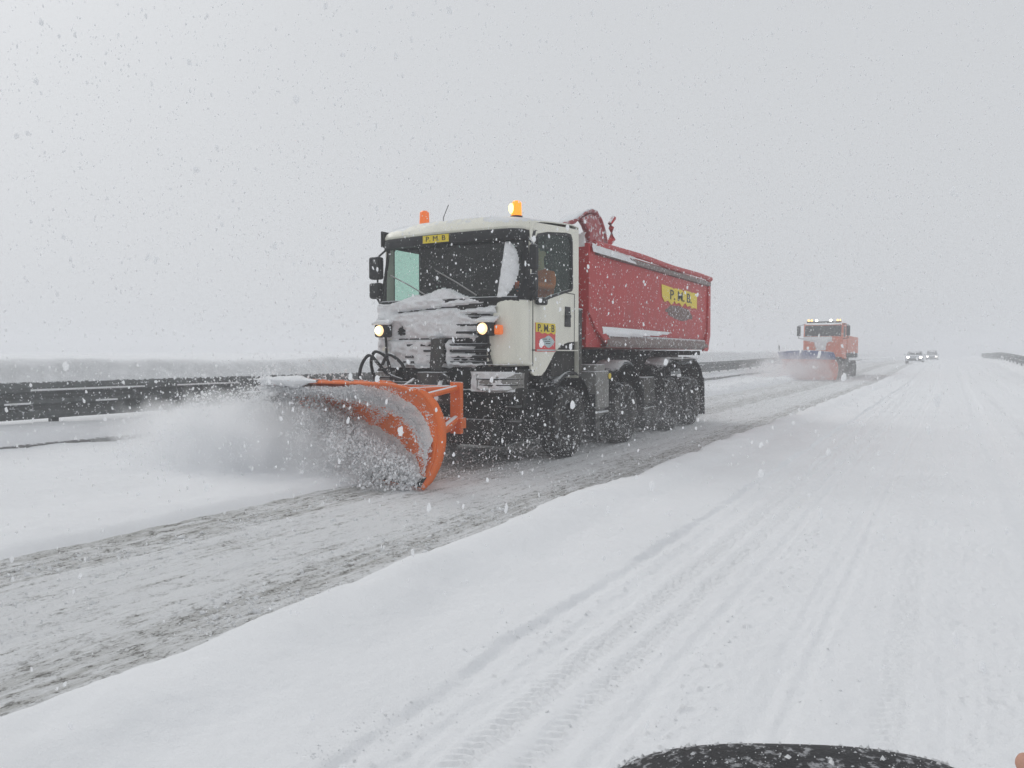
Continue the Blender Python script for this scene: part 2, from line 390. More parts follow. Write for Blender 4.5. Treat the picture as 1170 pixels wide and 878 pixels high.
fl1 = ramp(t, math_(t, 'ADD', math_(t, 'MULTIPLY', nb, .60), math_(t, 'MULTIPLY', nc, .40)), [(.51, g4(0)), (.585, g4(.95))])
c = mixc(t, math_(t, 'MULTIPLY', fl1, gate), c, (.15, .145, .13))
c = mixc(t, ramp(t, math_(t, 'ADD', math_(t, 'MULTIPLY', nc, .5), math_(t, 'MULTIPLY', nb, .5)), [(.30, g4(.75)), (.46, g4(0))]), c, (.84, .85, .86))
t.links.new(c, b.inputs['Base Color']); b.inputs['Roughness'].default_value = .7; b.inputs['Specular IOR Level'].default_value = .2
bump(t, b, math_(t, 'ADD', nb, math_(t, 'MULTIPLY', nc, .7)), .8, .035)
road = fast_mesh('road', np.stack([RX, RY, road_h(RX, RY)], -1).reshape(-1, 3), F, m); tag(road, kind='structure')

# ------------------------------------------------------------------ haze
m = bpy.data.materials.new('haze'); m.use_nodes = True; t = m.node_tree; t.nodes.clear()
pv = N(t, 'ShaderNodeVolumePrincipled'); pv.inputs['Color'].default_value = (.93, .94, .96, 1); pv.inputs['Density'].default_value = .0072
pv.inputs['Anisotropy'].default_value = .2
o = N(t, 'ShaderNodeOutputMaterial'); t.links.new(pv.outputs[0], o.inputs['Volume'])
hz = MB().box((0, 160, 3.25), (540, 400, 9.5)).build('haze', m, smooth=False); tag(hz, kind='stuff')
# ------------------------------------------------------------------ guardrails
def rail(x, z, y0, y1, step, side, label):
    root = empty('guardrail', (x, y0, z))
    tag(root, label, 'guardrail')
    prof = [(.00, .0), (.03, .02), (.075, .06), (.075, .11), (.02, .15), (.02, .19), (.075, .23), (.075, .28), (.02, .32), (.02, .36), (.075, .40), (.075, .46), (.03, .50), (.0, .54)]
    ys_ = np.arange(0, y1 - y0 + .01, 2.0)
    P = [[(side * a, yy, .62 + h + rise(y0 + yy) - rise(y0)) for a, h in prof] for yy in ys_]
    MB().grid(P).build('beam', M['greyrail'], root, solid=.006)
    # snow caught on the ledges of the corrugated beam
    lm = MB()
    for h, w in ((.24, .04), (.43, .025)):
        rows = []
        for yy in np.arange(0, y1 - y0, .12):
            a = max(0, fbm(yy * .55, h * 9, 41) - .47) * w * 3
            rz = .62 + h + rise(y0 + yy) - rise(y0)
            rows.append([(side * .03, yy, rz + .0), (side * .055, yy, rz + .02 + a * .4), (side * (.079 + a * .4), yy, rz + a * .2), (side * .079, yy, rz - .02)])
        lm.grid(rows, keep=lambda i, j, rows=rows: fbm(i * .12 * .55, h * 9, 41) > .56)
    lm.build('ledge_snow', M['caked'], root)
    first = None
    for i, yy in enumerate(np.arange(.85, y1 - y0, step)):
        zz = rise(y0 + yy) - rise(y0)
        if first is None:
            pb = MB(); pb.box((-side * .07, 0, .45), (.02, .12, 1.25)); pb.box((-side * .10, -.05, .45), (.06, .012, 1.25)); pb.box((-side * .10, .05, .45), (.06, .012, 1.25)); pb.box((-side * .03, 0, .89), (.06, .14, .4))
            first = pb.build('post', M['greyrail'], root, smooth=False); p = first
        else:
            p = first.copy(); C.objects.link(p); p.parent = root
        p.location = (0, yy, zz)
    return root
rail(-11.55, .0, 1.6, 119.6, 2.0, 1, 'long dark corrugated guardrail on posts along the left snowy shoulder, behind the trucks')
rail(4.3, .12, 44, 140, 4.0, -1, 'short stretch of snowy guardrail at the far right edge of the road')
# kerb under the left rail, its dark face bare under the lying snow
P = []
for yy in np.arange(1.0, 120, .1):
    xo = .03 * (fbm(yy * .8, 0., 51) - .5); rz = rise(yy)
    P.append([(-11.02 + xo, yy, -.1 + rz), (-11.00 + xo, yy, .315 + rz + .05 * (fbm(yy * .6, 0., 52) - .5)), (-11.04 + xo, yy, .335 + rz + .05 * (fbm(yy * .6, 0., 52) - .5)), (-11.5, yy, .3 + rz), (-11.5, yy, -.1 + rz)])
k = MB().grid(P).build('kerb', M['concrete']); tag(k, kind='structure')

# ------------------------------------------------------------------ wheels
def tyre_prof(r, w):
    h = w / 2
    return [(r * .56, -h * .72), (r * .60, -h * .86), (r * .75, -h), (r * .90, -h * .98), (r * .965, -h * .90), (r, -h * .78), (r, -h * .45), (r * .975, -h * .40), (r * .975, -h * .32), (r, -h * .28), (r, h * .28), (r * .975, h * .32), (r * .975, h * .40), (r, h * .45), (r, h * .78), (r * .965, h * .90), (r * .90, h * .98), (r * .75, h), (r * .60, h * .86), (r * .56, h * .72)]
def make_wheel(r, w, side, parent, mt, mr, n=72):
    lug = lambda i, j: (-.018 * r / .52 if (i % 3 == 0 and j in (4, 5, 6, 13, 14, 15)) else (-.012 if ((i + 1) % 3 == 0 and j in (9, 10)) else 0))
    hub = MB().lathe([(0.001, side * w * .40), (r * .16, side * w * .40), (r * .18, side * w * .30), (r * .30, side * w * .22), (r * .30, side * w * .1)], n=24)
    wh = hub.build('wheel', mr, parent)
    MB().lathe(tyre_prof(r, w), n=n, mod=lug).build('tyre', mt, wh)
    rm = MB().lathe([(r * .30, side * w * .12), (r * .46, side * w * .10), (r * .50, side * w * .28), (r * .57, side * w * .40), (r * .58, side * w * .36), (r * .57, -side * w * .36)], n=32)
    for k in range(10):
        a = 2 * PI * k / 10; rm.cyl((side * w * .10, r * .37 * math.cos(a), r * .37 * math.sin(a)), (side * w * .19, r * .37 * math.cos(a), r * .37 * math.sin(a)), r * .03, n=6)
    rm.build('rim', mr, wh)
    return wh
def copy_tree(o, parent=None):
    c = o.copy(); C.objects.link(c); c.parent = parent
    for ch in list(o.children): copy_tree(ch, c)
    return c
def place_wheels(root, r, w, axles, xo, mt, mr, dual=()):
    for side in (1, -1):
        proto = make_wheel(r, w, side, root, mt, mr); first = True
        for k, y in enumerate(axles):
            spots = [xo - w / 2] + ([xo - w * 1.62] if k in dual else [])
            for q in spots:
                o = proto if first else copy_tree(proto, root); first = False
                o.location = (side * q, y, r)

# ------------------------------------------------------------------ the near tipper truck
TX, TY = -6.2, 8.7
T = empty('tipper_truck', (TX, TY, 0))
tag(T, 'cream cabbed snowplough truck with red tipper body and snow-caked front, nearest on the road', 'snowplough truck')
def yf(x):
    a = abs(x)
    if a <= .95: return .05 * (a / .95) ** 2
    return .05 + .36 * (1 - math.sqrt(max(0, 1 - ((a - .95) / .30) ** 2)))
def sweep(x0, x1, nx_, prof, off=0.0):
    """prof: (dy, z) rows swept along the plan curve of the cab front"""
    return [[(x, yf(x) + dy + off, z) for dy, z in prof] for x in np.linspace(x0, x1, nx_)]
def xcorner(n=9):  # samples of x through the round corner
    return [.95 + .30 * math.sin(a) for a in np.linspace(0, PI / 2, n)]
def sweepx(xs_, prof): return [[(x, yf(x) + dy, z) for dy, z in prof] for x in xs_]
cabx = [-q for q in xcorner()[::-1]] + list(np.linspace(-.9, .9, 13)) + xcorner()
# shell: roof, corner panels, sides, rear wall
shell = MB()
roofpr = lambda x: [(.22, 3.25), (.20, 3.29), (.23, 3.35), (.32, 3.395)]
rows = []
for x in cabx:
    e = 1 - (abs(x) / 1.25) ** 4
    y0 = yf(x)
    row = [(x, y0 * .8 + .20, 3.245), (x, y0 * .8 + .175, 3.29), (x, y0 * .8 + .21, 3.335 + .02 * e)]
    for s_ in np.linspace(0, 1, 7):
        yy = (y0 * .8 + .30) * (1 - s_) + 1.95 * s_
        row.append((x * (1 - .004), yy, 3.38 + .14 * s_ ** .8 + .075 * e - .03 * (s_ > .99)))
    rows.append(row)
shell.grid(rows)
shell.grid([[r[-1], (r[0][0] * 1.0, 1.95, 1.2)] for r in rows])     # rear wall
shell.grid([[(x, yf(x) * .9 + .08, 1.62), (x, 1.94, 1.62)] for x in cabx])  # floor
cab = shell.build('cab', M['cream'], T, solid=.018)
outer = [(.41, 1.45), (.45, 1.30), (.53, 1.265), (.74, 1.265), (.86, 1.33), (1.0, 1.45), (1.14, 1.58), (1.34, 1.69), (1.6, 1.74), (1.95, 1.76), (1.95, 3.46), (1.6, 3.44), (1.0, 3.40), (.41, 3.355)]
hole = [(.57, 2.27), (.72, 2.29), (1.0, 2.37), (1.4, 2.46), (1.70, 2.52), (1.735, 2.57), (1.72, 3.26), (1.66, 3.34), (1.5, 3.34), (.9, 3.27), (.62, 3.21), (.57, 3.15)]
for s in (1, -1):
    door = MB().plate(outer, [hole], lambda u, v, w, s=s: (s * (1.25 - w), u, v), .03).build('door', M['cream'], T, bevel=.004)
    # seams, handle, window seal, glass
    MB().box((s * 1.252, 1.80, 2.1), (.006, .012, .74)).box((s * 1.252, 1.63, 2.47), (.006, .35, .012)).build('door_seam', M['ink'], door, smooth=False); MB().box((s * 1.253, .475, 1.85), (.006, .014, .9)).build('door_seam', M['ink'], door, smooth=False)
    hd = MB(); hd.box((s * 1.256, 1.56, 2.12), (.02, .20, .30), (0, 0, 0), .85); hd.box((s * 1.275, 1.54, 2.13), (.03, .16, .045)); hd.build('handle', M['black'], door, bevel=.015)
    fr = MB(); n = len(hole); cx_ = sum(p[0] for p in hole) / n; cz_ = sum(p[1] for p in hole) / n
    inner = [(cx_ + (p[0] - cx_) * .95, cz_ + (p[1] - cz_) * .94) for p in hole]
    outr = [(cx_ + (p[0] - cx_) * 1.02, cz_ + (p[1] - cz_) * 1.03) for p in hole]
    fr.plate(outr, [inner], lambda u, v, w, s=s: (s * (1.256 - w), u, v), .03); fr.build('window_seal', M['black'], door)
    MB().plate(hole, [], lambda u, v, w, s=s: (s * (1.238 - w), u, v), .004).build('side_window', M['sideglass'], door, smooth=False)
# front lower skin: dark grille centre and cream corner panels
g = MB(); g.grid(sweep(-.97, .97, 25, [(.05, 1.36), (.03, 1.37), (.03, 2.28), (.06, 2.31)]))
grille = g.build('grille', M['dark'], T, solid=.02)
for k, z in enumerate((1.45, 1.53, 1.61, 1.69, 1.86, 1.96, 2.06)):
    MB().grid(sweep(-.62, .86, 17, [(.03, z - .022), (-.025, z - .012), (-.025, z + .012), (.03, z + .022)])).build('grille_bar', M['black'], grille, solid=.008)
for s in (1, -1):
    xs_ = [s * q for q in [.80, .86, .92] + xcorner()]
    rows = []
    for x in xs_:
        a = abs(x); top = 2.30 - .55 * max(0, (.95 - a) / .15) ** 1.6 - .10 * max(0, (1.05 - a) / .25); bot = 1.40 + .04 * (a - .8)
        if a < .95 : bot = 1.40
        rows.append([(x, yf(x) + .06, bot - .01), (x, yf(x), bot + .02)] + [(x, yf(x) - .015, bot + .04 + (top - bot - .08) * q) for q in np.linspace(0, 1, 8)] + [(x, yf(x), top - .015), (x, yf(x) + .06, top)])
    MB().grid(rows).build('corner_panel', M['cream'], T, solid=.012)
# windscreen, pillars, visor
wp = [(.03, 2.30), (.10, 2.6), (.17, 2.9), (.215, 3.14)]
wx = [-1.19, -1.15, -1.08, -1.0] + list(np.linspace(-.9, .9, 13)) + [1.0, 1.08, 1.15, 1.19]
MB().grid(sweepx(wx, wp)).build('windscreen', M['glass'], T)
for s in (1, -1):
    px_ = [s * q for q in (1.175, 1.21, 1.235, 1.25)]
    rows = [[(x, yf(x) * .97 + dy - .005, z) for dy, z in wp] for x in px_] + [[(s * 1.252, .60, z + .02) for dy, z in wp]]
    MB().grid(rows).build('pillar', M['black'], T, solid=.02)
vis = MB().grid(sweepx([-q for q in xcorner()[::-1]] + list(np.linspace(-.9, .9, 9)) + xcorner(), [(.20, 3.11), (.13, 3.12), (.12, 3.18), (.15, 3.25), (.2, 3.26)])).build('sun_visor', M['black'], T, solid=.012)
gsk = MB(); gsk.grid(sweepx(wx, [(.0, 2.27), (.0, 2.32), (.04, 2.33)])); gsk.build('screen_seal', M['black'], T, solid=.02)
# interior
it = MB(); it.box((0, .42, 2.05), (2.3, .5, .45)); it.box((-.7, 1.45, 2.0), (.5, .5, .25)); it.box((-.7, 1.72, 2.45), (.5, .14, .8)); it.box((.75, 1.5, 2.0), (.5, .5, .25)); it.box((.75, 1.76, 2.45), (.5, .14, .8)); it.box((0, 1.88, 2.6), (2.38, .08, 1.6)); it.box((0, 1.1, 3.29), (2.3, 1.5, .03)); it.box((-1.2, 1.58, 2.85), (.03, .78, 1.1)); it.box((-1.2, 1.0, 3.28), (.03, 1.5, .24)); it.box((0, 1.2, 1.66), (2.3, 1.4, .04))
it.build('cab_interior', M['interior'], T, bevel=.03)
sw = MB(); sw.tube([(.75 + .23 * math.cos(a), .86 + .23 * math.sin(a) * .8, 2.38 + .23 * math.sin(a) * .6) for a in np.linspace(0, 2 * PI, 25)], .016, 6); sw.cyl((.75, .86, 2.38), (.75, .6, 2.2), .03); sw.build('steering_wheel', M['interior'], T)
# wipers
for (xa, za, xb, zb) in ((.62, 2.36, -.10, 2.74), (-.15, 2.36, -.95, 2.72)):
    w_ = MB(); ya = yf(xa); 
    pa = (xa, ya + .02, za); pb = ((xa + xb) / 2, yf((xa + xb) / 2) + .07, (za + zb) / 2 + .01); pc = (xb, yf(xb) + .10, zb)
    w_.tube([pa, pb, pc], .009, 6); w_.build('wiper', M['steel'], T)
# mirrors
for s in (1, -1):
    X0 = s * (1.33 if s > 0 else 1.28)
    mm_ = MB(); yb = .30
    mm_.box((X0 + s * (.03 if s > 0 else .06), yb, 2.86), ((.10 if s > 0 else .20), .14, .34), (0, 0, 0)); mm_.box((X0 + s * (.03 if s > 0 else .06), yb, 2.52), ((.10 if s > 0 else .20), .13, .24))
    mo = mm_.build('mirror', M['black'], T, bevel=.035)
    MB().tube([(s * 1.2, .45, 2.30), (s * 1.30, .36, 2.30), (X0 + s * .04, yb, 2.40), (X0 + s * .03, yb, 3.02), (s * 1.2, .40, 3.16)], .018, 6).build('mirror_arm', M['black'], mo)
br = MB(); br.box((1.31, .62, 2.29), (.12, .22, .10), (0, 0, .1)); br.build('front_mirror', M['black'], T, bevel=.03)
# bumper, headlights, step
bp = [(.12, 1.34), (-.02, 1.35), (-.07, 1.30), (-.08, 1.10), (-.03, 1.00), (.06, .96)]
MB().grid(sweepx(cabx, bp)).build('bumper', M['dark'], T, solid=.02)
for s in (1, -1):
    hx = [s * q for q in (.70, .80, .90) + tuple(xcorner()[1:8])]
    hl = MB().grid(sweepx(hx, [(-.06, 1.10), (-.10, 1.12), (-.11, 1.2), (-.09, 1.30), (-.05, 1.315)])).build('headlight', M['steel'], T, solid=.015)
    MB().grid([r[:] for r in sweepx(hx, [(-.115, 1.145), (-.125, 1.155)])] ).build('lamp_rib', M['dark'], hl, solid=.012)
    MB().grid(sweepx(hx, [(-.118, 1.225), (-.128, 1.235)])).build('lamp_rib', M['dark'], hl, solid=.012)
    MB().tube([(x, yf(x) - .13, z) for x, z in [(s * .72, 1.30), (s * .72, 1.10), (s * .9, 1.06), (s * 1.1, 1.07), (s * 1.22, 1.12), (s * 1.235, 1.28)]], .013, 6).build('lamp_guard', M['steel'], hl)
st = MB()
for s in (1, -1): st.box((s * 1.08, .42, .82), (.30, .34, .05)); st.box((s * 1.08, .40, .62), (.28, .30, .05)); st.box((s * 1.22, .42, .86), (.02, .36, .44))
st.box((0, .25, .80), (1.7, .14, .34)); st.build('step', M['dark'], T, bevel=.012)
# plough lights on the cab front and indicators beside them
for s, xx in ((1, .86), (-1, -.88)):
    lb = MB(); lb.box((xx, -.10, 1.90), (.22, .16, .19)); lh = lb.build('plough_light', M['black'], T, bevel=.03)
    le = MB(); le.cyl((xx - .01, -.17, 1.90), (xx - .01, -.205, 1.90), .082, .066, n=24); ln_ = le.build('lens', M['head'], lh, bevel=.008); MB().lathe([(.001, .02), (.04, .015), (.052, 0), (.001, 0)], Matrix.Translation((xx - .02, -.206, 1.905)) @ Matrix.Rotation(-PI / 2, 4, 'Z'), n=16).build('bulb', M['bulb'], lh)
    hood = MB().grid([[(xx + a, -.22 + .05 * (a / .16) ** 2, 2.0 - .25 * a * a), (xx + a * .8, .02, 2.06)] for a in np.linspace(-.16, .16, 7)]); hood.build('hood_snow', M['caked'], lh, solid=.035)
    MB().tube([(xx, -.05, 1.82), (xx, -.03, 1.55), (xx + .02, .02, 1.40)], .018, 6).build('bracket', M['dark'], lh)
    if s > 0: MB().box((xx + .175, -.07, 1.885), (.09, .11, .13)).build('indicator', M['amber'], lh, bevel=.02)
# beacons and aerial
for x, y, z, mt in ((-.60, .52, 3.43, 'amber'), (.97, .52, 3.42, 'amberlit')):
    MB().cyl((x, y, z), (x, y, z + .05), .085, n=20).build('beacon_base', M['black'], T)
    b_ = MB().lathe([(.001, .22), (.045, .215), (.068, .19), (.074, .05), (.074, 0), (.001, 0)], Matrix.Translation((x, y, z + .04)) @ Matrix.Rotation(-PI / 2, 4, 'Y'), n=20)
    b_ = b_.build('beacon', M[mt], T)
    if mt == 'amberlit': MB().lathe([(.001, .07), (.03, .06), (.045, .02), (.045, -.02), (.03, -.06), (.001, -.07)], Matrix.Translation((x - .045, y - .05, z + .15)) @ Matrix.Rotation(-PI / 2, 4, 'Y'), n=14).build('bulb', M['amberbulb'], T)
MB().tube([(-.38, .7, 3.44), (-.40, .72, 3.60), (-.36, .80, 3.80)], .006, 5).build('aerial', M['black'], T)
# signs
MB().box((-.10, .105, 3.185), (.44, .012, .105)).build('name_plate', M['yellow'], T, smooth=False)
pl = None
vp = [o for o in C.objects if o.name == 'name_plate'][0]; vp.rotation_euler = (0, 0, 0)
text('P. M. B', .105, M['ink'], vp, 'lettering', Matrix.Translation((-.10, .097, 3.185)) @ Matrix.Rotation(PI / 2, 4, 'X') @ Matrix.Diagonal((1.15, .95, 1, 1)), .003, .0)
sg = MB().box((1.254, .85, 1.80), (.008, .60, .40)).build('door_sign', M['signred'], T, smooth=False)
yb_ = [(-.30, .20), (-.30, .07), (-.2, .075), (-.12, .05), (-.03, .065), (.06, .045), (.16, .07), (.24, .045), (.30, .06), (.30, .20)]
MB().plate(yb_, [], lambda u, v, w: (1.259 + w, .85 + u, 1.80 + v), .003).build('sign_band', M['yellow'], sg, smooth=False)
SX = lambda y, z, x=1.263: Matrix.Translation((x, y, z)) @ Matrix.Rotation(PI / 2, 4, 'Z') @ Matrix.Rotation(PI / 2, 4, 'X')
text('P. M. B', .145, M['ink'], sg, 'lettering', SX(.85, 1.925) @ Matrix.Diagonal((1.25, 1, 1, 1)), .003, .0015)
em = [(.19 * math.cos(a) * (1 + .25 * math.cos(2 * a)), .065 * math.sin(a) * (1.2 - .3 * math.cos(3 * a))) for a in np.linspace(0, 2 * PI, 17)[:-1]]
MB().plate(em, [], lambda u, v, w: (1.259 + w, .88 + u, 1.74 + v), .003).build('sign_emblem', M['signgrey'], sg, smooth=False)
text('FACTORY', .055, M['ink'], sg, 'lettering', SX(.88, 1.75, 1.2635), .002, .002) if False else None
for q_ in (0, 1, 2): MB().box((1.2635, .87 + .02 * q_, 1.775 - .03 * q_), (.003, .20 - .03 * q_, .010)).build('sign_line', M['ink'], sg, smooth=False)
MB().box((1.2625, .85, 1.62), (.003, .56, .02)).build('sign_rule', M['signgrey'], sg, smooth=False)

# snow stuck over the cab front
def relief(name, us, vs, pos, thick, m, parent):
    U, V = np.meshgrid(us, vs, indexing='ij'); Tk = thick(U, V)
    P = [[(lambda p: p)(pos(u, v, max(tk, -.004))) for v, tk in zip(vs, row)] for u, row in zip(us, Tk)]
    ok = Tk > 0
    return tag(MB().grid(P, keep=lambda i, j: ok[i, j] or ok[i + 1, j] or ok[i, j + 1] or ok[i + 1, j + 1]).build(name, m, parent), kind='stuff')
def front_t(U, V):
    top = 2.30 + .17 * np.exp(-((U - .02) / .42) ** 2) + .05 * np.exp(-((U + .5) / .2) ** 2) + .09 * (fbm(U * 3.2, U * 0, 61) - .5) - .10 * ss(.55, .95, U)
    t_ = .06 + .15 * (fbm(U * 3.5, V * 7, 62) - .45) + .07 * (fbm(U * 12, V * 16, 63) - .5)
    t_ = np.where(V > 2.33, .07 + .08 * (fbm(U * 7, V * 9, 64) - .5), t_)
    t_ = t_ - .2 * ss(-.02, .02, V - top)
    gap = np.exp(-((V - 2.20 - .05 * U - .02 * (fbm(U * 5, V * 0, 65) - .5)) / .022) ** 2) * ss(-.85, -.7, U); t_ = t_ - .12 * gap
    t_ = t_ - .13 * np.exp(-((V - 2.245 + .1 * (.95 - U)) / .03) ** 2) * ss(.25, .45, U)
    t_ = t_ - .12 * np.exp(-((V - 2.13 + .05 * (U)) / .022) ** 2) * ss(.35, .5, U)
    t_ = t_ - .10 * np.exp(-((V - 1.775) / .018) ** 2 - ((U + .2) / .75) ** 4)
    t_ = t_ - .12 * (np.exp(-((V - 1.89) / .06) ** 2 - ((U + .66) / .09) ** 2) + np.exp(-((V - 1.86) / .05) ** 2 - ((U - .62) / .10) ** 2))
    t_ = t_ - .12 * np.exp(-((U - .08) / .085) ** 6) * (V < 1.78)
    right = ss(.2, .25, U) * (V < 1.77); t_ = t_ - right * .05 * (1 + np.cos((V - 1.37) / .115 * 2 * PI)) * .9
    t_ = t_ - .3 * ss(.58, .64, U) * ss(-.84, -.76, -U) * (V < 1.80)  - .12 * ss(.60, .68, U) * (V < 1.82)
    return t_
relief('front_snow', np.arange(-1.14, .97, .016), np.arange(1.37, 2.64, .016), lambda u, v, k: (u, yf(u) + (.02 if v < 2.3 else .03 + (v - 2.3) * .23) - k, v), front_t, M['caked'], T)
def corner_t(U, V):   # crescent of snow the wiper left on the right of the screen
    c = .93 + .03 * (V - 2.4); wdt = .20 * np.sqrt(np.clip(1 - ((V - 2.68) / .40) ** 2, 0, 1))
    return .03 - .06 * ss(-.01, .02, U - (c + wdt)) - .06 * ss(-.01, .01, c - U) + .03 * (fbm(U * 16, V * 16, 66) - .5) - .05 * (wdt < .01)
relief('screen_snow', np.arange(.90, 1.17, .012), np.arange(2.32, 3.12, .014), lambda u, v, k: (u, yf(u) + .02 + (v - 2.3) * .24 - k, v), corner_t, M['caked'], T)
bs = lambda U, V: .075 + .04 * (fbm(U * 6, V * 10, 67) - .5) + .03 * (fbm(U * 20, V * 25, 68) - .5) - .06 * ss(.25, .4, np.abs(V)) - .04 * ((fbm(U * 3, U * 0, 69) < .45))
relief('bumper_snow', np.arange(-1.15, 1.2, .02), np.arange(-.12, .14, .02), lambda u, v, k: (u, yf(u) + v - .02, 1.345 + k), lambda U, V: bs(U, V), M['caked'], T)
relief('lamp_snow', np.arange(.62, 1.2, .015), np.arange(1.06, 1.34, .015), lambda u, v, k: (u, yf(u) - .10 - k, v), lambda U, V: .02 + .05 * (fbm(U * 6, V * 14, 85) - .5) + .04 * (fbm(U * 25, V * 25, 86) - .5) - .04 * ss(1.1, 1.25, U), M['caked'], T)
relief('lip_snow', np.arange(.1, 1.2, .02), np.arange(-.10, .14, .02), lambda u, v, k: (u, yf(u) + v - .06, 1.02 + k), lambda U, V: bs(U, V) - .01, M['caked'], T)

# ---- tipper body
BY0, BY1 = 2.35, 9.35; BZ0, BZ1 = 1.68, 3.36
bd = MB()
for s in (1, -1):
    P = []
    for y in np.linspace(BY0, BY1, 60):
        P.append([(s * x, y, z) for x, z in ((1.14, BZ0 + .05), (1.20, 1.98), (1.205, 2.3), (1.21, 3.30), (1.14, 3.31))])
    bd.grid(P)
bd.box((0, BY0 + .04, 2.5), (2.40, .08, 1.64)); bd.box((0, BY1 - .05, 2.5), (2.44, .08, 1.64)); bd.box((0, (BY0 + BY1) / 2, BZ0 + .05), (2.24, BY1 - BY0 - .2, .10))
body = bd.build('tipper_body', M['red'], T)
for s in (1, -1):
    q = MB()
    q.plate([(BY0, 2.25), (BY0 + .28, 1.98), (BY0 + .85, 1.70), (BY0 + .95, 1.78), (BY0 + .42, 2.06), (BY0 + .28, 2.28), (BY0 + .24, 3.32), (BY0, 3.32)], [], lambda u, v, w, s=s: (s * (1.245 - w), u, v), .05)
    q.build('corner_post', M['red'], body, bevel=.008); q = MB()
    q.plate([(BY1, 3.34), (BY1 + .02, 2.0), (BY1 - .18, 1.64), (BY1 - .50, 1.64), (BY1 - .38, 1.80), (BY1 - .20, 2.10), (BY1 - .14, 3.34)], [], lambda u, v, w, s=s: (s * (1.25 - w), u, v), .06)
    q.build('corner_post', M['red'], body, bevel=.008)
    sl = MB()   # sloping sill at the foot of the side
    P = [[(s * x, y, z) for x, z in ((1.205, 1.90), (1.25, 1.79), (1.255, 1.74), (1.22, 1.69), (1.13, 1.69))] for y in np.linspace(BY0 + .75, BY1 - .22, 40)]
    sl.grid(P); sl.build('body_sill', M['sill'], body, solid=.01)
    tr_ = MB(); P = [[(s * x, y, z) for x, z in ((1.20, 3.17), (1.265, 3.18), (1.27, 3.26), (1.21, 3.27))] for y in np.linspace(BY0 + .3, BY1 - .05, 50)]
    tr_.grid(P); tr_.build('tarp_rail', M['sill'], body, solid=.008)
    tl = MB(); tl.tube([(s * 1.24, y, 3.35 + .010 * math.sin(y * 1.7)) for y in np.linspace(BY0 + .2, BY1 + .03, 30)], .055, 8); tl.build('top_rail', M['red'], body)
    # ledge snow, thick at the front and thinning to the rear
    relief('ledge_snow', np.arange(BY0 + .55, BY1 - .3, .05), np.arange(0, 1.01, .1), lambda u, v, k, s=s: (s * (1.20 + .052 * v + k), u, 2.02 - .19 * v),
           lambda U, V: .04 + .05 * (fbm(U * 2, V * 3, 70) - .5) + .03 * (fbm(U * 9, V * 6, 72) - .5) - .07 * ss(4.8, 8.4, U + V * 2.2) - .05 * ss(.4, .9, V), M['snow'], body)
# load side marks on the visible flank
yp = [(-1.25, .12), (-1.22, -.05), (-1.05, -.14), (-.85, -.10), (-.62, -.17), (-.42, -.08), (-.30, -.14), (-.1, -.10), (.12, -.17), (.33, -.08), (.5, -.15), (.72, -.12), (.8, -.17), (1.1, -.15), (1.22, -.17), (1.22, .15), (.9, .155), (.85, .13), (.75, .155), (.3, .16), (.2, .12), (.1, .155), (-.4, .155), (-.46, .13), (-.55, .15), (-1.25, .17)]
by = MB().plate(yp, [], lambda u, v, w: (1.212 + w, 7.15 + u * .98, 2.77 + v * 1.1), .006).build('side_plate', M['yellow'], body, smooth=False)
text('P. M. B.', .36, M['ink'], by, 'lettering', SX(7.18, 2.78, 1.2215) @ Matrix.Diagonal((1.38, .78, 1, 1)), .003, .004)
relief('grime_patch', np.arange(5.9, 8.4, .04), np.arange(2.22, 2.68, .02), lambda u, v, k: (1.208 + k, u, v), lambda U, V: .012 * (1 - 1.6 * (((U - 7.1) / 1.1) ** 2 + ((V - 2.45 + .03 * (U - 7)) / .17) ** 2)) + .012 * (fbm(U * 5, V * 14, 73) - .45), M['grimepatch'], body)
# curved tarp hoods at the corners of the headboard
cp = [(1.80, 3.54), (2.0, 3.66), (2.2, 3.76), (2.45, 3.84), (2.65, 3.84), (2.85, 3.74), (3.0, 3.58), (3.08, 3.40), (3.08, 3.30)]
for s in (1, -1):
    xa_, xb_ = (.88, 1.25) if s > 0 else (-1.25, -.88)
    pr_ = MB().grid([[(x, y, z - .10 * (1 - abs(x) / 1.25) * 2 + .02 * fbm(x * 3, y * 3, 74)) for y, z in cp] for x in np.linspace(xa_, xb_, 6)]).build('tarp_hood', M['redsnow'], body, solid=.04)
    MB().plate([(2.1, 3.66), (2.45, 3.78), (2.7, 3.77), (2.92, 3.60), (3.02, 3.30), (2.42, 3.30), (2.42, 3.48), (2.3, 3.56)], [], lambda u, v, w, s=s: (s * (1.235 - w), u, v), .03).build('gusset', M['redsnow'], pr_, bevel=.004)
    MB().tube([(s * 1.20, 3.18, 3.36), (s * 1.24, 3.30, 3.50), (s * 1.24, 3.26, 3.68), (s * 1.24, 3.20, 3.74), (s * 1.24, 3.36, 3.86)], [.04, .06, .05, .035, .045], 8).build('tarp_arm', M['red'], pr_)
    relief('hood_snow', np.arange(xa_ + .02, xb_ - .02, .03), np.arange(0, 1.01, .06), lambda u, v, k: (u, 2.0 + .9 * v, 3.64 + .20 * math.sin(v * 2.7) - .10 * (1 - abs(u) / 1.25) * 2 + k), lambda U, V: .03 + .06 * (fbm(U * 6, V * 5, 75) - .5), M['caked'], pr_)
relief('headboard_snow', np.arange(.55, 1.24, .03), np.arange(0, 1.01, .06), lambda u, v, k: (u, 2.34 - .02 - k, 3.25 + .30 * v), lambda U, V: .06 + .06 * (fbm(U * 5, V * 4, 76) - .5) - .09 * ss(.5, .8, V - U * .3 + .3), M['caked'], body)
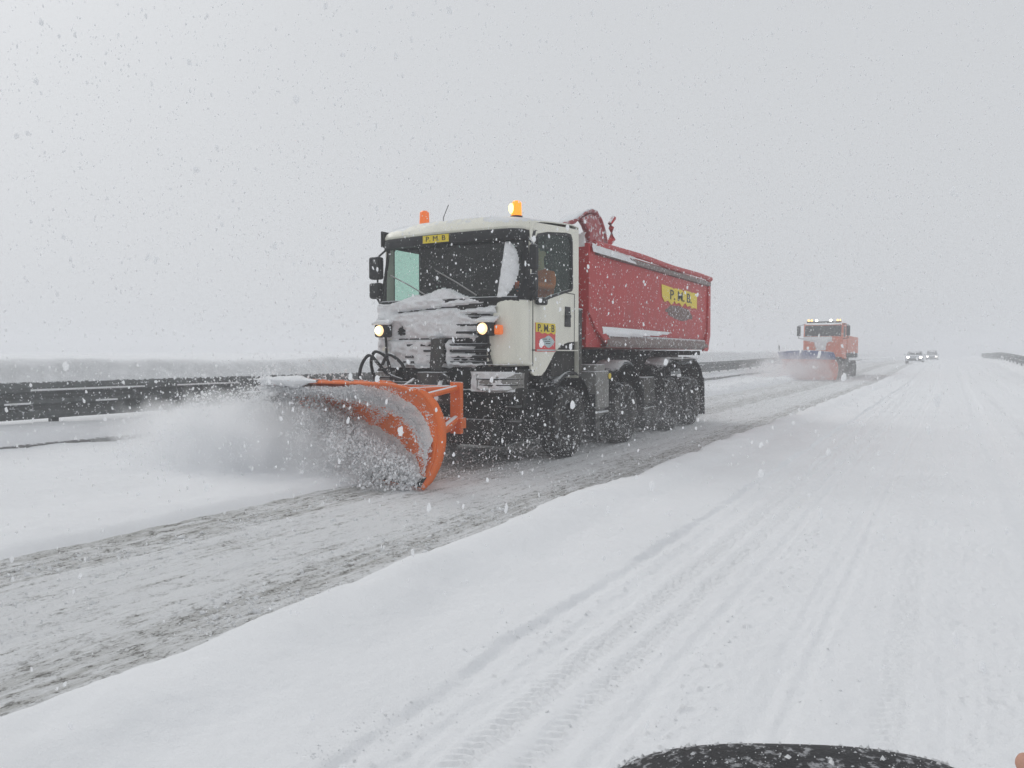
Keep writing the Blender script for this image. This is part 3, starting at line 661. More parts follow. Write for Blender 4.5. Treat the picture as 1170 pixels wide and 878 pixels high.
relief('rail_snow', np.arange(2.4, 5.2, .04), np.arange(0, 1.01, .1), lambda u, v, k: (1.25 + .03 * v + k, u, 3.32 - .14 * v), lambda U, V: .02 + .03 * (fbm(U * 3, V * 3, 79) - .5) - .035 * ss(3.4, 5.0, U), M['caked'], body)

# ---- chassis
ch = MB()
for s in (1, -1): ch.box((s * .42, 4.9, .92), (.09, 8.8, .28)); ch.box((s * .40, 5.9, 1.36), (.12, 7.0, .40))
for y in (1.75, 4.05, 6.6, 8.1): ch.cyl((-.95, y, .52), (.95, y, .52), .09, n=12); ch.box((0, y, .62), (.9, .3, .4))
for y in np.arange(2.6, 9.2, .8): ch.box((0, y, 1.60), (2.2, .10, .10)); ch.box((0, y, 1.1), (.8, .08, .3))
ch.box((0, 1.2, 1.15), (1.6, 1.4, .7)); ch.box((0, 1.1, .55), (1.7, 1.3, .5)); ch.box((.1, .15, .50), (1.5, .25, .34)); ch.box((0, 3.2, .60), (1.5, 1.2, .5)); ch.box((0, 5.4, .60), (1.3, 1.4, .45)); ch.cyl((-.8, .5, .38), (.8, .5, .38), .12);  ch.box((0, 9.2, .95), (2.3, .10, .14))
for s in (1, -1): ch.box((s * 1.14, 1.55, 1.55), (.10, .80, .62)); ch.box((s * .9, .95, 1.42), (.5, .06, .5))
ch.build('chassis', M['dark'], T, bevel=.01)
place_wheels(T, .535, .34, [1.75, 4.05, 6.6, 8.1], 1.24, M['tyre'], M['dark'], dual=(2, 3))
def fender(y, r, zc_, a0, a1, w=.50, xo=1.0, snow=True):
    for s in (1, -1):
        P = [[(s * (xo - w / 2 + w * q), y + r * math.cos(a), zc_ + r * math.sin(a) * .97 - .03 * (q > .95)) for q in (0, .5, .95, 1)] for a in np.linspace(a0, a1, 15)]
        f_ = MB().grid(P).build('mudguard', M['dark'] if snow else M['black'], T, solid=.02)
        if not snow: continue
        relief('guard_snow', np.arange(a0 + .5, a1 - .5, .05), np.arange(0, 1.01, .08), lambda u, v, k, s=s: (s * (xo - w / 2 + w * v), y + (r + .012 + k) * math.cos(u), zc_ + (r + .012 + k) * math.sin(u) * .97),
               lambda U, V: .04 + .04 * (fbm(U * 3, V * 4 + y, 77) - .5) - .03 * ss(.8, 1, V) + .02 - .08 * ss(.22, .6, np.abs(U - PI / 2)), M['caked'], f_)
fender(1.75, .72, .60, .15, PI - .15, snow=False); fender(4.05, .76, .66, .0, PI * .98); fender(6.6, .74, .72, .9, PI * .98); fender(8.1, .74, .72, .0, PI - .9)
for s in (1, -1): MB().box((s * 1.0, 7.35, 1.43), (.50, .75, .04)).build('mudguard', M['dark'], T, bevel=.01)
relief('guard_snow', np.arange(6.4, 8.5, .05), np.arange(.76, 1.25, .04), lambda u, v, k: (v, u, 1.455 + k), lambda U, V: .035 + .04 * (fbm(U * 3, V * 6, 78) - .5) - .02 * ss(1.15, 1.24, V), M['caked'], T)
for y in (2.62, 4.88, 8.92):
    for s in (1, -1): MB().box((s * 1.0, y, .55), (.5, .02, .75), (.06, 0, 0)).build('mud_flap', M['black'], T, bevel=.004)
tk = MB(); tk.box((1.0, 3.0, .98), (.44, .52, .62)); tk.box((1.0, 2.98, 1.34), (.36, .4, .12)); tk.cyl((1.0, 2.75, .60), (1.0, 3.25, .60), .13, n=14); tk.box((1.19, 3.0, .60), (.06, .55, .05))
tk2 = tk.build('battery_box', M['steel'], T, bevel=.03)
MB().cyl((1.235, 3.22, 1.20), (1.25, 3.22, 1.20), .05, n=14).build('side_marker', M['yellow'], tk2)
MB().box((-1.0, 3.0, .98), (.5, .6, .62)).cyl((-1.0, 2.7, .9), (-1.0, 3.3, .9), .3, n=20).build('fuel_tank', M['grimy'], T, bevel=.03)
tk = MB(); tk.box((.98, 5.32, .88), (.42, .66, .50)); tk.cyl((.95, 5.05, .55), (.95, 5.65, .55), .13, n=14); tk.box((1.14, 5.35, .52), (.05, 1.0, .05)); tk.build('air_tank', M['grimy'], T, bevel=.03)
ex = MB(); ex.box((1.05, 2.13, 1.74), (.26, .24, 1.02)); ex.box((1.05, 2.13, 2.26), (.28, .26, .04)); ex.build('exhaust_box', M['grimy'], T, bevel=.03)
# ---- plough
PR_, PL_ = Vector((-5.22 - TX, 7.02 - TY, 0)), Vector((-8.32 - TX, 7.90 - TY, 0))
du = (PL_ - PR_).normalized(); fw = Vector((du.y, -du.x, 0)); fw = fw if fw.y < 0 else -fw
L_ = (PL_ - PR_).length
bprof = [(.03, .03), (-.10, .16), (-.20, .34), (-.25, .54), (-.24, .74), (-.16, .92), (-.02, 1.07), (.16, 1.17), (.34, 1.23)]
def bpt(u, p, off=0.0):
    """u 0 at the near end, 1 at the discharge end; p 0 at the edge, 1 at the top lip"""
    q = p * (len(bprof) - 1); i = min(int(q), len(bprof) - 2); f = q - i
    a = bprof[i][0] * (1 - f) + bprof[i + 1][0] * f; z = bprof[i][1] * (1 - f) + bprof[i + 1][1] * f
    sc_ = 1.0 - .03 * u; a *= (.85 + .35 * u)
    tx = bprof[i + 1][1] - bprof[i][1]; ta = bprof[i + 1][0] - bprof[i][0]; l = math.hypot(tx, ta)
    a += off * tx / l; z += -off * ta / l
    v = PR_ + du * (L_ * (u + .03 * (p > .9) * 0)) + fw * a
    return (v.x, v.y, z * sc_)
us = np.linspace(0, 1, 60); ps = np.linspace(0, 1, 33)
def trim(u, p):  # the near top corner is cut back
    return p * (1 - .16 * max(0, 1 - u / .10) ** 1.2)
blade = MB().grid([[bpt(u, trim(u, p)) for p in ps] for u in us]).build('plough_blade', M['orange'], T, solid=.018)
MB().grid([[bpt(u, p, .012) for p in np.linspace(-.0, .10, 4)] for u in us]).build('cutting_edge', M['dark'], blade, solid=.012)
for u in np.linspace(.0, 1, 8):
    P = [[bpt(min(u + d_, 1.0), trim(u, p), -.01) for p in ps] + [] for d_ in (0, .006)]
    rb = MB()
    for d_ in (0,):
        a = [Vector(bpt(u, trim(u, p), -.008)) for p in ps]; b_ = [Vector(bpt(u, trim(u, p), -.008 - .13 * math.sin(PI * min(1, p * .93 + .04)) ** .6)) for p in ps]
        rb.grid([[tuple(k) for k in a], [tuple(k) for k in b_]])
    rb.build('rib', M['orange'], blade, solid=.015)
MB().tube([bpt(u, trim(u, 1.0)) for u in np.linspace(0, 1, 30)], .02, 6).build('top_lip', M['orange'], blade)
# snow lying along the hood at the discharge end
rows = []
for u in np.linspace(.52, 1.01, 70):
    c_ = Vector(bpt(min(u, 1.0), 1.0)) + du * max(0, u - 1) * L_; rr_ = (.015 + .05 * float(ss(.50, .70, u)) * (.25 + 1.5 * float(fbm(u * 16, 0., 87, 5)))) * float(1 - .9 * ss(.93, 1.01, u))
    rows.append([tuple(c_ + fw * (rr_ * 1.3 * math.cos(a) + .02) + Vector((0, 0, rr_ * .8 * math.sin(a) * (1.0 if math.sin(a) > 0 else 1.5) + .01 + .01 * float(fbm(u * 30, a, 88))))) for a in np.linspace(0, 2 * PI, 13)])
MB().grid(rows).build('lip_snow', M['snow'], blade)
# sheet of snow riding up the curved blade
def ride_t(U, P_):
    c = .30 + 1.05 * np.sqrt(np.clip(U, 0, 1)) ; c = .22 + .78 * (1 - np.exp(-U * 5.2))
    d = (P_ - c)
    w = .13 + .06 * U + .10 * (fbm(U * 7, P_ * 2, 81) - .5)
    t_ = .05 * (1 - (d / w) ** 2) + .07 * (fbm(U * 22, P_ * 10, 82) - .5)
    low = .03 + .07 * (fbm(U * 16, P_ * 9, 83) - .42) - .06 * ss(-.04, .05, P_ - (.45 * (1 - np.exp(-U * 4)) + .06))
    return np.maximum(t_, low)
relief('riding_snow', np.linspace(.02, .99, 150), np.linspace(.02, .98, 80), lambda u, v, k: bpt(u, trim(u, v), .012 + max(k, -.003)), ride_t, M['caked'], blade)
# frame between truck and blade
fr = MB()
for x in (-.6, .6): fr.box((x, -.42, .86), (.17, .06, .68)); fr.box((x, -.36, .86), (.03, .16, .66))
fr.box((0, -.40, .66), (1.4, .12, .14)); fr.box((0, -.40, 1.10), (1.3, .08, .10))
fr.build('plough_frame', M['orange'], T, bevel=.008)
ar = MB()
for x, u in ((-.55, .62), (.55, .24)):
    e = Vector(bpt(u, .30, -.10)); ar.tube([(x, -.42, .62), tuple((Vector((x, -.42, .62)) + e) / 2), tuple(e)], .055, 8)
e = Vector(bpt(.05, .70, -.08)); ar.tube([(.6, -.42, 1.12), tuple(e)], .04, 8); e = Vector(bpt(.42, .72, -.08)); ar.tube([(.55, -.42, 1.12), tuple(e)], .035, 8)
e = Vector(bpt(.1, .35, -.08)); ar.tube([(.6, -.42, .72), tuple(e)], .05, 8)
ar.build('push_arm', M['orange'], T)
hy = MB(); hy.cyl((.07, -.12, 1.78), (.07, -.16, 1.36), .075, n=14); hy.box((.07, -.10, 1.56), (.17, .10, .46)); hy.box((.07, -.22, 1.22), (.36, .22, .20)); hy.cyl((.25, -.25, 1.2), (.45, -.75, .8), .05); hy.cyl((-.2, -.25, 1.2), (-.5, -.8, .8), .05)
hy.box((.35, -.22, 1.02), (.25, .2, .25)); hy.box((-.3, -.2, 1.12), (.6, .12, .12)); hy.build('plough_lift', M['grimy'], T, bevel=.01)
for k, pts in enumerate([[(-1.02, -.02, 1.0), (-1.06, -.16, 1.40), (-.92, -.24, 1.60), (-.74, -.2, 1.50), (-.66, -.2, 1.20)], [(-1.08, -.4, .95), (-1.1, -.35, 1.35), (-.98, -.30, 1.55), (-.82, -.28, 1.42), (-.70, -.22, 1.28), (-.45, -.22, 1.2)], [(-.86, -.15, 1.42), (-.66, -.25, 1.56), (-.45, -.22, 1.42), (-.38, -.2, 1.2)], [(.2, -.25, 1.15), (.35, -.35, 1.28), (.5, -.4, 1.15), (.55, -.42, .95)]]):
    vs_ = []
    for i in range(len(pts) - 1):
        p0 = Vector(pts[max(i - 1, 0)]); p1 = Vector(pts[i]); p2 = Vector(pts[i + 1]); p3 = Vector(pts[min(i + 2, len(pts) - 1)])
        for q_ in np.linspace(0, 1, 6)[:-1]:
            vs_.append(tuple(.5 * ((2 * p1) + (p2 - p0) * q_ + (2 * p0 - 5 * p1 + 4 * p2 - p3) * q_ ** 2 + (3 * p1 - p0 - 3 * p2 + p3) * q_ ** 3)))
    vs_.append(pts[-1]); MB().tube(vs_, .024, 8).build('hydraulic_hose', M['black'], T)

# ------------------------------------------------------------------ driver
dm = bpy.data.meshes.new('person'); jn = [(.75, 1.50, 2.14), (.75, 1.56, 2.40), (.75, 1.55, 2.62), (.75, 1.54, 2.74), (.75, 1.50, 2.84), (.75, 1.48, 2.94),
      (.93, 1.53, 2.64), (.99, 1.42, 2.44), (.88, 1.06, 2.48), (.84, .98, 2.50), (.56, 1.52, 2.66), (.47, 1.36, 2.44), (.62, 1.06, 2.48), (.66, .98, 2.50),
      (.86, 1.44, 2.12), (.88, 1.05, 2.16), (.88, .92, 1.78), (.64, 1.44, 2.12), (.62, 1.05, 2.16), (.62, .92, 1.78)]
ed = [(0, 1), (1, 2), (2, 3), (3, 4), (4, 5), (2, 6), (6, 7), (7, 8), (8, 9), (2, 10), (10, 11), (11, 12), (12, 13), (0, 14), (14, 15), (15, 16), (0, 17), (17, 18), (18, 19)]
rad = [.19, .20, .17, .045, .04, .04, .085, .062, .05, .045, .085, .062, .05, .045, .10, .085, .06, .10, .085, .06]
dm.from_pydata(jn, ed, []); drv = bpy.data.objects.new('person', dm); C.objects.link(drv); drv.location = (TX + .08, TY - .02, .10)
sk = drv.modifiers.new('skin', 'SKIN'); sb = drv.modifiers.new('sub', 'SUBSURF'); sb.levels = 1; sb.render_levels = 2
for i, v in enumerate(dm.skin_vertices[0].data): v.radius = (rad[i], rad[i] * (.75 if i in (0, 1, 2) else 1)); v.use_root = (i == 0)
dm.materials.append(M['hivis']); tag(drv, 'driver in an orange jacket sitting at the side window of the cream cab', 'person')
hd_ = MB().lathe([(.001, .13), (.05, .12), (.085, .07), (.095, 0), (.085, -.06), (.06, -.11), (.03, -.135), (.001, -.14)], Matrix.Translation((.75, 1.46, 2.97)) @ Matrix.Rotation(-PI / 2, 4, 'Y'), n=20)
hd_.cyl((.75, 1.54, 2.66), (.75, 1.48, 2.92), .062, n=16); hd_.box((.75, 1.355, 2.96), (.03, .04, .05), None, .5); hd_.box((.845, 1.47, 2.96), (.02, .04, .06)); hd_.box((.655, 1.47, 2.96), (.02, .04, .06)); hd_.build('head', M['skin'], drv)
MB().lathe([(.001, .155), (.06, .14), (.10, .08), (.108, .02), (.10, .02), (.09, .02)], Matrix.Translation((.75, 1.48, 2.98)) @ Matrix.Rotation(-PI / 2, 4, 'Y'), n=20).build('hair', M['hair'], drv)
MB().box((.715, 1.368, 2.985), (.03, .01, .012)).box((.785, 1.368, 2.985), (.03, .01, .012)).box((.75, 1.375, 2.905), (.05, .01, .01)).build('face', M['hair'], drv)

# ------------------------------------------------------------------ the far orange plough truck
FX, FY = -6.8, 50.0; FZ = float(rise(FY))
T2 = empty('plough_truck', (FX, FY, FZ)); tag(T2, 'smaller far orange snowplough truck with a row of roof lamps and blue topped blade', 'snowplough truck')
cb = MB(); P = []
for x in [-1.13, -1.1, -1.0, -.5, 0, .5, 1.0, 1.1, 1.13]:
    e = .10 * (abs(x) > 1.05) + .06 * (abs(x) > 1.11)
    P.append([(x, e + dy, z) for dy, z in ((.1, 1.25), (0, 1.35), (-.02, 2.45), (.02, 2.58), (.16, 3.32), (.3, 3.42), (1.85, 3.45), (1.9, 3.35), (1.9, 1.3))])
cb.grid(P)
cb.add([(1.13, .16, 1.3), (1.13, 1.9, 1.3), (1.13, 1.9, 3.38), (1.13, .4, 3.38), (1.13, .16, 2.55)], [(0, 1, 2, 3, 4)]); cb.add([(-1.13, .16, 1.3), (-1.13, 1.9, 1.3), (-1.13, 1.9, 3.38), (-1.13, .4, 3.38), (-1.13, .16, 2.55)], [(0, 1, 2, 3, 4)])
cab2 = cb.build('cab', M['orange2'], T2)
MB().grid([[(x, .10 * (abs(x) > 1.0) - .025 + dy, z) for dy, z in ((.035, 2.62), (.155, 3.28))] for x in (-1.07, -1, -.5, 0, .5, 1, 1.07)]).build('windscreen', M['black'], T2)
for s in (1, -1):
    MB().plate([(.45, 2.55), (1.35, 2.6), (1.35, 3.22), (.55, 3.22)], [], lambda u, v, w, s=s: (s * (1.135 + w), u, v), .01).build('side_window', M['black'], T2)
    mq = MB(); mq.box((s * 1.42, .2, 2.95), (.22, .08, .62)); mr2 = mq.build('mirror', M['black'], T2, bevel=.03); MB().tube([(s * 1.1, .3, 2.45), (s * 1.42, .2, 2.5), (s * 1.42, .2, 3.3), (s * 1.1, .3, 3.35)], .025, 6).build('mirror_arm', M['black'], mr2)
relief('cab_snow', np.arange(-1.1, .6, .05), np.arange(1.75, 2.62, .04), lambda u, v, k: (u, -.04 - k, v), lambda U, V: .05 + .12 * (fbm(U * 2, V * 3, 90) - .5) - .12 * (1 - ss(2.2, 2.4, V)) * ss(.0, .25, np.abs(U + .1) - .45 * fbm(V * 4, V * 0, 91)), M['caked'], T2)
MB().box((0, .05, 1.15), (2.2, .2, .4)).build('bumper', M['dark'], T2, bevel=.03)
bb = MB(); bb.box((0, 5.2, 2.15), (2.4, 6.3, 1.1)); bb.box((0, 2.15, 2.3), (2.3, .3, 1.5)); b2 = bb.build('body', M['orange2'], T2, bevel=.04)
ch = MB(); ch.box((0, 4.6, 1.05), (1.2, 7.6, .5)); ch.box((0, 3.0, 1.2), (2.1, 1.3, .7)); ch.box((0, .5, .9), (1.9, .9, .5)); ch.box((0, 5.2, 1.45), (2.3, 6.2, .3)); ch.build('chassis', M['dark'], T2, bevel=.02)
place_wheels(T2, .55, .40, [1.1, 5.6, 6.9], 1.2, M['tyre'], M['dark'])
for s in (1, -1): MB().box((s * 1.0, 1.1, 1.28), (.42, 1.4, .08)).build('mudguard', M['orange2'], T2, bevel=.03)
MB().box((0, .55, 3.50), (2.0, .16, .10)).build('light_bar', M['dark'], T2, bevel=.02)
for x, mt in ((-.42, 'work'), (.40, 'work')): MB().cyl((x, .50, 3.60), (x, .40, 3.60), .075, n=14).build('work_lamp', M[mt], T2)
for x, mt in ((-.90, 'amberfar'), (.78, 'amberfar'), (.95, 'amberfar'), (-.72, 'amberfar')): MB().cyl((x, .55, 3.52), (x, .55, 3.67), .065, .05, n=14).build('beacon', M[mt], T2)
pf = [(.05, .02), (-.12, .2), (-.24, .5), (-.22, .85), (-.05, 1.1), (.15, 1.22)]
A2, B2 = Vector((1.05, -2.0, 0)), Vector((-2.25, -.95, 0)); du2 = (B2 - A2).normalized(); fw2 = Vector((du2.y, -du2.x, 0)); fw2 = fw2 if fw2.y < 0 else -fw2
row = lambda u, pr, sc_: [tuple(A2 + (B2 - A2) * u + fw2 * a + Vector((0, 0, z * sc_))) for a, z in pr]
bl2 = MB().grid([row(u, pf, 1 + .1 * u) for u in np.linspace(0, 1, 20)]).build('plough_blade', M['orange2'], T2, solid=.03)
MB().grid([row(u, [(.14, 1.20), (.2, 1.44), (.42, 1.62 + .10 * math.sin(PI * u))], 1 + .02 * u) for u in np.linspace(0, 1, 20)]).build('rubber_flap', M['blue'], bl2, solid=.04)
fq = MB(); fq.box((0, -.4, .9), (1.2, .7, .3)); fq.tube([(.5, -.3, .8), (.6, -1.6, .6)], .08); fq.tube([(-.5, -.3, .8), (-.9, -1.2, .6)], .08); fq.build('plough_frame', M['orange2'], T2, bevel=.02)
MB().tube([tuple(B2 + Vector((-.05, 0, .9))), tuple(B2 + Vector((-.12, -.05, 2.1)))], .03, 6).build('edge_marker', M['black'], bl2)

# ------------------------------------------------------------------ cars far behind
def car(x, y, label, m_, tall=0.0, lamp='head2'):
    z0 = float(rise(y)); r = empty('car', (x, y, z0)); tag(r, label, 'car', None)
    body_pr = [(0, .45), (.02, .70), (.12, .86), (1.05, .98), (4.0, 1.02), (4.25, .92), (4.3, .45)]
    P = []
    for xx, s_, b_ in ((-.88, .93, .0), (-.82, 1, .0), (-.5, 1.01, 0), (0, 1.015, 0), (.5, 1.01, 0), (.82, 1, 0), (.88, .93, 0)):
        e = .14 * (abs(xx) / .88) ** 4
        P.append([(xx, yy * (1 - e * .06) + (e if yy < .5 else 0), .3 + (zz - .3) * s_) for yy, zz in [(0.05, .28)] + body_pr + [(4.25, .28)]])
    b = MB().grid(P)
    for sx in (-.88, .88):
        b.add([(sx, p[1], p[2]) for p in (P[0] if sx < 0 else P[-1])], [tuple(range(len(P[0])))])
    bo = b.build('body', m_, r)
    th = 1.42 + tall
    cabp = [(1.0, .97), (1.65, th), (3.3, th), (4.0, 1.0)]
    MB().grid([[(xx * (1 - .18 * (zz > 1.1)), yy, zz) for yy, zz in cabp] for xx in (-.80, -.4, 0, .4, .80)]).add([(-.80, 1.0, .97), (-.656, 1.65, th), (-.656, 3.3, th), (-.80, 4.0, 1.0)], [(0, 1, 2, 3)]).add([(.80, 1.0, .97), (.656, 1.65, th), (.656, 3.3, th), (.80, 4.0, 1.0)], [(0, 1, 2, 3)]).build('roof', m_, r)
    MB().add([(-.74, 1.03, 1.0), (.74, 1.03, 1.0), (.60, 1.60, th - .04), (-.60, 1.60, th - .04)], [(0, 1, 2, 3)]).build('windscreen', M['black'], r, solid=.02).location = (0, -.02, .012)
    for s in (1, -1):
        MB().box((s * .62, .04, .72), (.24, .08, .14)).build('headlight', M[lamp], r, bevel=.02)
        MB().box((s * .98, 1.25, 1.02), (.16, .10, .12)).build('mirror', m_, r, bevel=.02)
        for yy in (.85, 3.45): make_wheel(.32, .2, s, r, M['tyre'], M['dark'], 24).location = (s * .78, yy, .32)
    MB().box((0, .03, .48), (1.3, .06, .22)).build('grille', M['dark'], r, bevel=.02)
    return r
car(-3.40, 94.0, 'pale car with lit headlights following behind the far orange plough truck', M['carwhite'])
car(-2.55, 139.0, 'faint taller car with lit headlights, farthest back in the falling snow', M['cardark'], .35)

# ------------------------------------------------------------------ wing mirror of the photographer's car, at the bottom of the view
mp = (-.097, .648, 1.2155)
mr_ = empty('wing_mirror', mp, R(27)); tag(mr_, 'black snow speckled car wing mirror at the bottom edge of the view', 'wing mirror')
m, t, b = mat_new('snow_speckled_plastic'); nn = noise(t, 160, 3, .6); nn2 = noise(t, 60, 2, .5)
geo_ = None
c = mixc(t, ramp(t, math_(t, 'ADD', math_(t, 'MULTIPLY', nn, .6), math_(t, 'MULTIPLY', nn2, .4)), [(.54, g4(0)), (.62, g4(.55))]), (.018, .018, .02), (.55, .56, .58))
t.links.new(c, b.inputs['Base Color']); b.inputs['Roughness'].default_value = .6; bump(t, b, nn, .5, .004); M['speck'] = m
P = []
for a in np.linspace(0, PI, 33):
    row_ = []
    for q_ in np.linspace(-1, 1, 17):
        w_ = math.sqrt(max(0, 1 - abs(q_) ** 3.2)); row_.append((.168 * math.copysign(abs(math.cos(a)) ** .75, math.cos(a)) * (.35 + .65 * w_), .055 * q_, -.05 + (.054 + .0) * math.sin(a) ** .8 * (.3 + .7 * w_)))
    P.append(row_)
MB().grid(P).build('housing', M['speck'], mr_)
MB().box((0, 0, -.105), (.30, .10, .10), None, 1.05).build('shell', M['speck'], mr_, bevel=.02)
MB().box((0, -.055, -.095), (.23, .004, .08)).build('mirror_glass', M['steel'], mr_, bevel=.001)
MB().tube([(.12, 0, -.13), (.2, -.02, -.15), (.30, -.06, -.16)], .02, 8).build('arm', M['black'], mr_)
vs, fs = [], []
for i in range(1400):   # crystals of snow stuck along the top edge
    a = random.uniform(.10, PI - .1); q_ = random.uniform(-.5, .7); cx = .168 * math.copysign(abs(math.cos(a)) ** .75, math.cos(a)); cz = -.05 + .052 * math.sin(a) ** .8
    L = random.uniform(.0006, .0022) * (1 + 1.2 * (random.random() < .08)); k = len(vs); p = Vector((cx * .97, .05 * q_, cz + .0008 - .006 * q_ * q_))
    for d in ((1, 0, 0), (-1, 0, 0), (0, 1, 0), (0, -1, 0), (0, 0, 1), (0, 0, -1)):
        vs.append(tuple(p + Vector(d) * L * random.uniform(.5, 1.3)))
    fs += [tuple(k + j for j in f) for f in ((0, 2, 4), (2, 1, 4), (1, 3, 4), (3, 0, 4), (2, 0, 5), (1, 2, 5), (3, 1, 5), (0, 3, 5))]
MB().add(vs, fs).build('snow_crystals', M['caked'], mr_, smooth=False)
# fingertip of the photographer
_c = lambda r, f, d, e=.010: ((r - e) * .8669 - f * .4985, (r - e) * .4985 + f * .8669, CAM_H - d - .024)
hj = [_c(.46, .40, .36), _c(.43, .42, .325), _c(.415, .425, .30), _c(.400, .43, .270), _c(.375, .44, .243), _c(.345, .447, .228), _c(.314, .452, .2215),
      _c(.405, .45, .295), _c(.375, .465, .275), _c(.35, .47, .265), _c(.405, .47, .31), _c(.38, .49, .295), _c(.36, .49, .29), _c(.41, .49, .325), _c(.39, .505, .315), _c(.42, .40, .30), _c(.40, .385, .275), _c(.50, .40, .42)]
he = [(0, 1), (1, 2), (2, 3), (3, 4), (4, 5), (5, 6), (1, 7), (7, 8), (8, 9), (1, 10), (10, 11), (11, 12), (1, 13), (13, 14), (1, 15), (15, 16), (0, 17)]
hr = [.026, .030, .016, .0105, .0095, .0088, .0075, .0105, .009, .0075, .010, .0085, .0075, .009, .0075, .013, .010, .030]
hm_ = bpy.data.meshes.new('person'); hm_.from_pydata(hj, he, []); hand = bpy.data.objects.new('person', hm_); C.objects.link(hand)
hand.modifiers.new('skin', 'SKIN'); q_ = hand.modifiers.new('sub', 'SUBSURF'); q_.levels = 2; q_.render_levels = 2
for i, v in enumerate(hm_.skin_vertices[0].data): v.radius = (hr[i], hr[i]); v.use_root = (i == 1)
hm_.materials.append(M['skin']); tag(hand, 'bare fingertip at the lower right corner of the view, beside the wing mirror', 'person')

# ------------------------------------------------------------------ loose snow: octahedral crystals and clumps in one mesh
_OV = np.array([(1, 0, 0), (-1, 0, 0), (0, 1, 0), (0, -1, 0), (0, 0, 1), (0, 0, -1)], float)
_OF = np.array([(0, 2, 4), (2, 1, 4), (1, 3, 4), (3, 0, 4), (2, 0, 5), (1, 2, 5), (3, 1, 5), (0, 3, 5)])
_bm = bmesh.new(); bmesh.ops.create_icosphere(_bm, subdivisions=2, radius=1); _IV = np.array([v.co[:] for v in _bm.verts]); _IF = np.array([[v.index for v in f.verts] for f in _bm.faces]); _bm.free()
def _part(P, r, bv, bf, jit, stretch):
    n = len(P); k = len(bv)
    V = bv[None] * r[:, None, None] * RNG.uniform(1 - jit, 1 + jit * .7, (n, k, 1)) * RNG.uniform(.55, 1.2, (n, 1, 3))
    q = RNG.normal(size=(n, 4)); q /= np.linalg.norm(q, axis=1)[:, None]; w, x, y, z = q.T
    Rm = np.stack([np.stack([1 - 2 * (y * y + z * z), 2 * (x * y - z * w), 2 * (x * z + y * w)], -1), np.stack([2 * (x * y + z * w), 1 - 2 * (x * x + z * z), 2 * (y * z - x * w)], -1), np.stack([2 * (x * z - y * w), 2 * (y * z + x * w), 1 - 2 * (x * x + y * y)], -1)], 1)
    V = np.einsum('nij,nkj->nki', Rm, V); V[..., 2] *= stretch
    return (V + P[:, None, :]).reshape(-1, 3), (bf[None] + k * np.arange(n)[:, None, None]).reshape(-1, 3)
def clumps(name, P, r, m, stretch=1.0, big=.0062):
    a = r < big
    V1, F1 = _part(P[a], r[a], _OV, _OF, .5, stretch); V2, F2 = _part(P[~a], r[~a], _IV, _IF, .32, stretch)
    return fast_mesh(name, np.concatenate([V1, V2]), np.concatenate([F1, F2 + len(V1)]), m, smooth=False)
m, t, b = mat_new('airborne_snow'); b.inputs['Base Color'].default_value = (.95, .955, .965, 1); b.inputs['Roughness'].default_value = .9; b.inputs['Specular IOR Level'].default_value = 0.1
tl_ = N(t, 'ShaderNodeBsdfTranslucent'); tl_.inputs[0].default_value = (.98, .985, .99, 1); ms_ = N(t, 'ShaderNodeMixShader'); ms_.inputs[0].default_value = .55
t.links.new(b.outputs[0], ms_.inputs[1]); t.links.new(tl_.outputs[0], ms_.inputs[2]); t.links.new(ms_.outputs[0], t.nodes['Material Output'].inputs[0])
M['flake'] = m
n = 170000
P = np.stack([RNG.uniform(-16, 6, n), RNG.uniform(.2, 26, n), RNG.uniform(.15, 7.0, n)], -1)
r = .0033 * np.exp(RNG.normal(0, .60, n))
d = np.linalg.norm(P - np.array([0, 0, CAM_H]), axis=1)
keep = d > 2.0
fl = clumps('falling_snow', P[keep], np.clip(r[keep], .0014, .0095), M['flake'], 1.7); tag(fl, kind='stuff')
n = 26000
P = np.stack([RNG.uniform(-22, 6, n), RNG.uniform(26, 58, n), RNG.uniform(.3, 7.5, n)], -1)
ff = clumps('falling_snow', P, np.clip(.0085 * np.exp(RNG.normal(0, .35, n)), .004, .02), M['flake'], 1.3, 1); tag(ff, kind='stuff')
# kicked up round the wheels and behind the blade
n = 36000
P = np.stack([RNG.uniform(-8.3, -4.55, n), RNG.uniform(7.6, 18.5, n), np.abs(RNG.normal(0, .55, n)) + .03], -1)
P = P[(P[:, 2] < 2.4) & (P[:, 0] > -8)]
w1 = clumps('wheel_spray', P, np.clip(.0042 * np.exp(RNG.normal(0, .45, len(P))), .002, .014), M['flake'], 1.2); tag(w1, kind='stuff')
# the burst of snow leaving the blade
bR, bL = PR_ + Vector((TX, TY, 0)), PL_ + Vector((TX, TY, 0))
def burst(n):
    u = RNG.beta(1.5, 1.0, n); s_ = RNG.random(n)
    base = np.array(bR)[None] + (np.array(bL) - np.array(bR))[None] * u[:, None]
    out = np.abs(RNG.normal(0, 1, n)) * (.12 + .50 * u)
    fwv = np.array(fw)[None]
    P = base + fwv * out[:, None]
    h = RNG.random(n) ** 1.3 * np.clip(.20 + .95 * u ** .7, 0, 1.1) * np.exp(-(out / (1.2)) ** 2 * .5)
    P[:, 2] = h + .02
    return P
Pa = burst(60000)
kk = 150000; uu = RNG.random(kk) ** .9; pp = RNG.random(kk); tt = ride_t(uu, pp); ok = tt > RNG.uniform(-.035, .05, kk)
cp_ = [Vector(bpt(u, trim(u, p), .012 + max(0, q) + abs(random.gauss(0, .05)))) + Vector((TX, TY, 0)) for u, p, q in zip(uu[ok], pp[ok], tt[ok])]
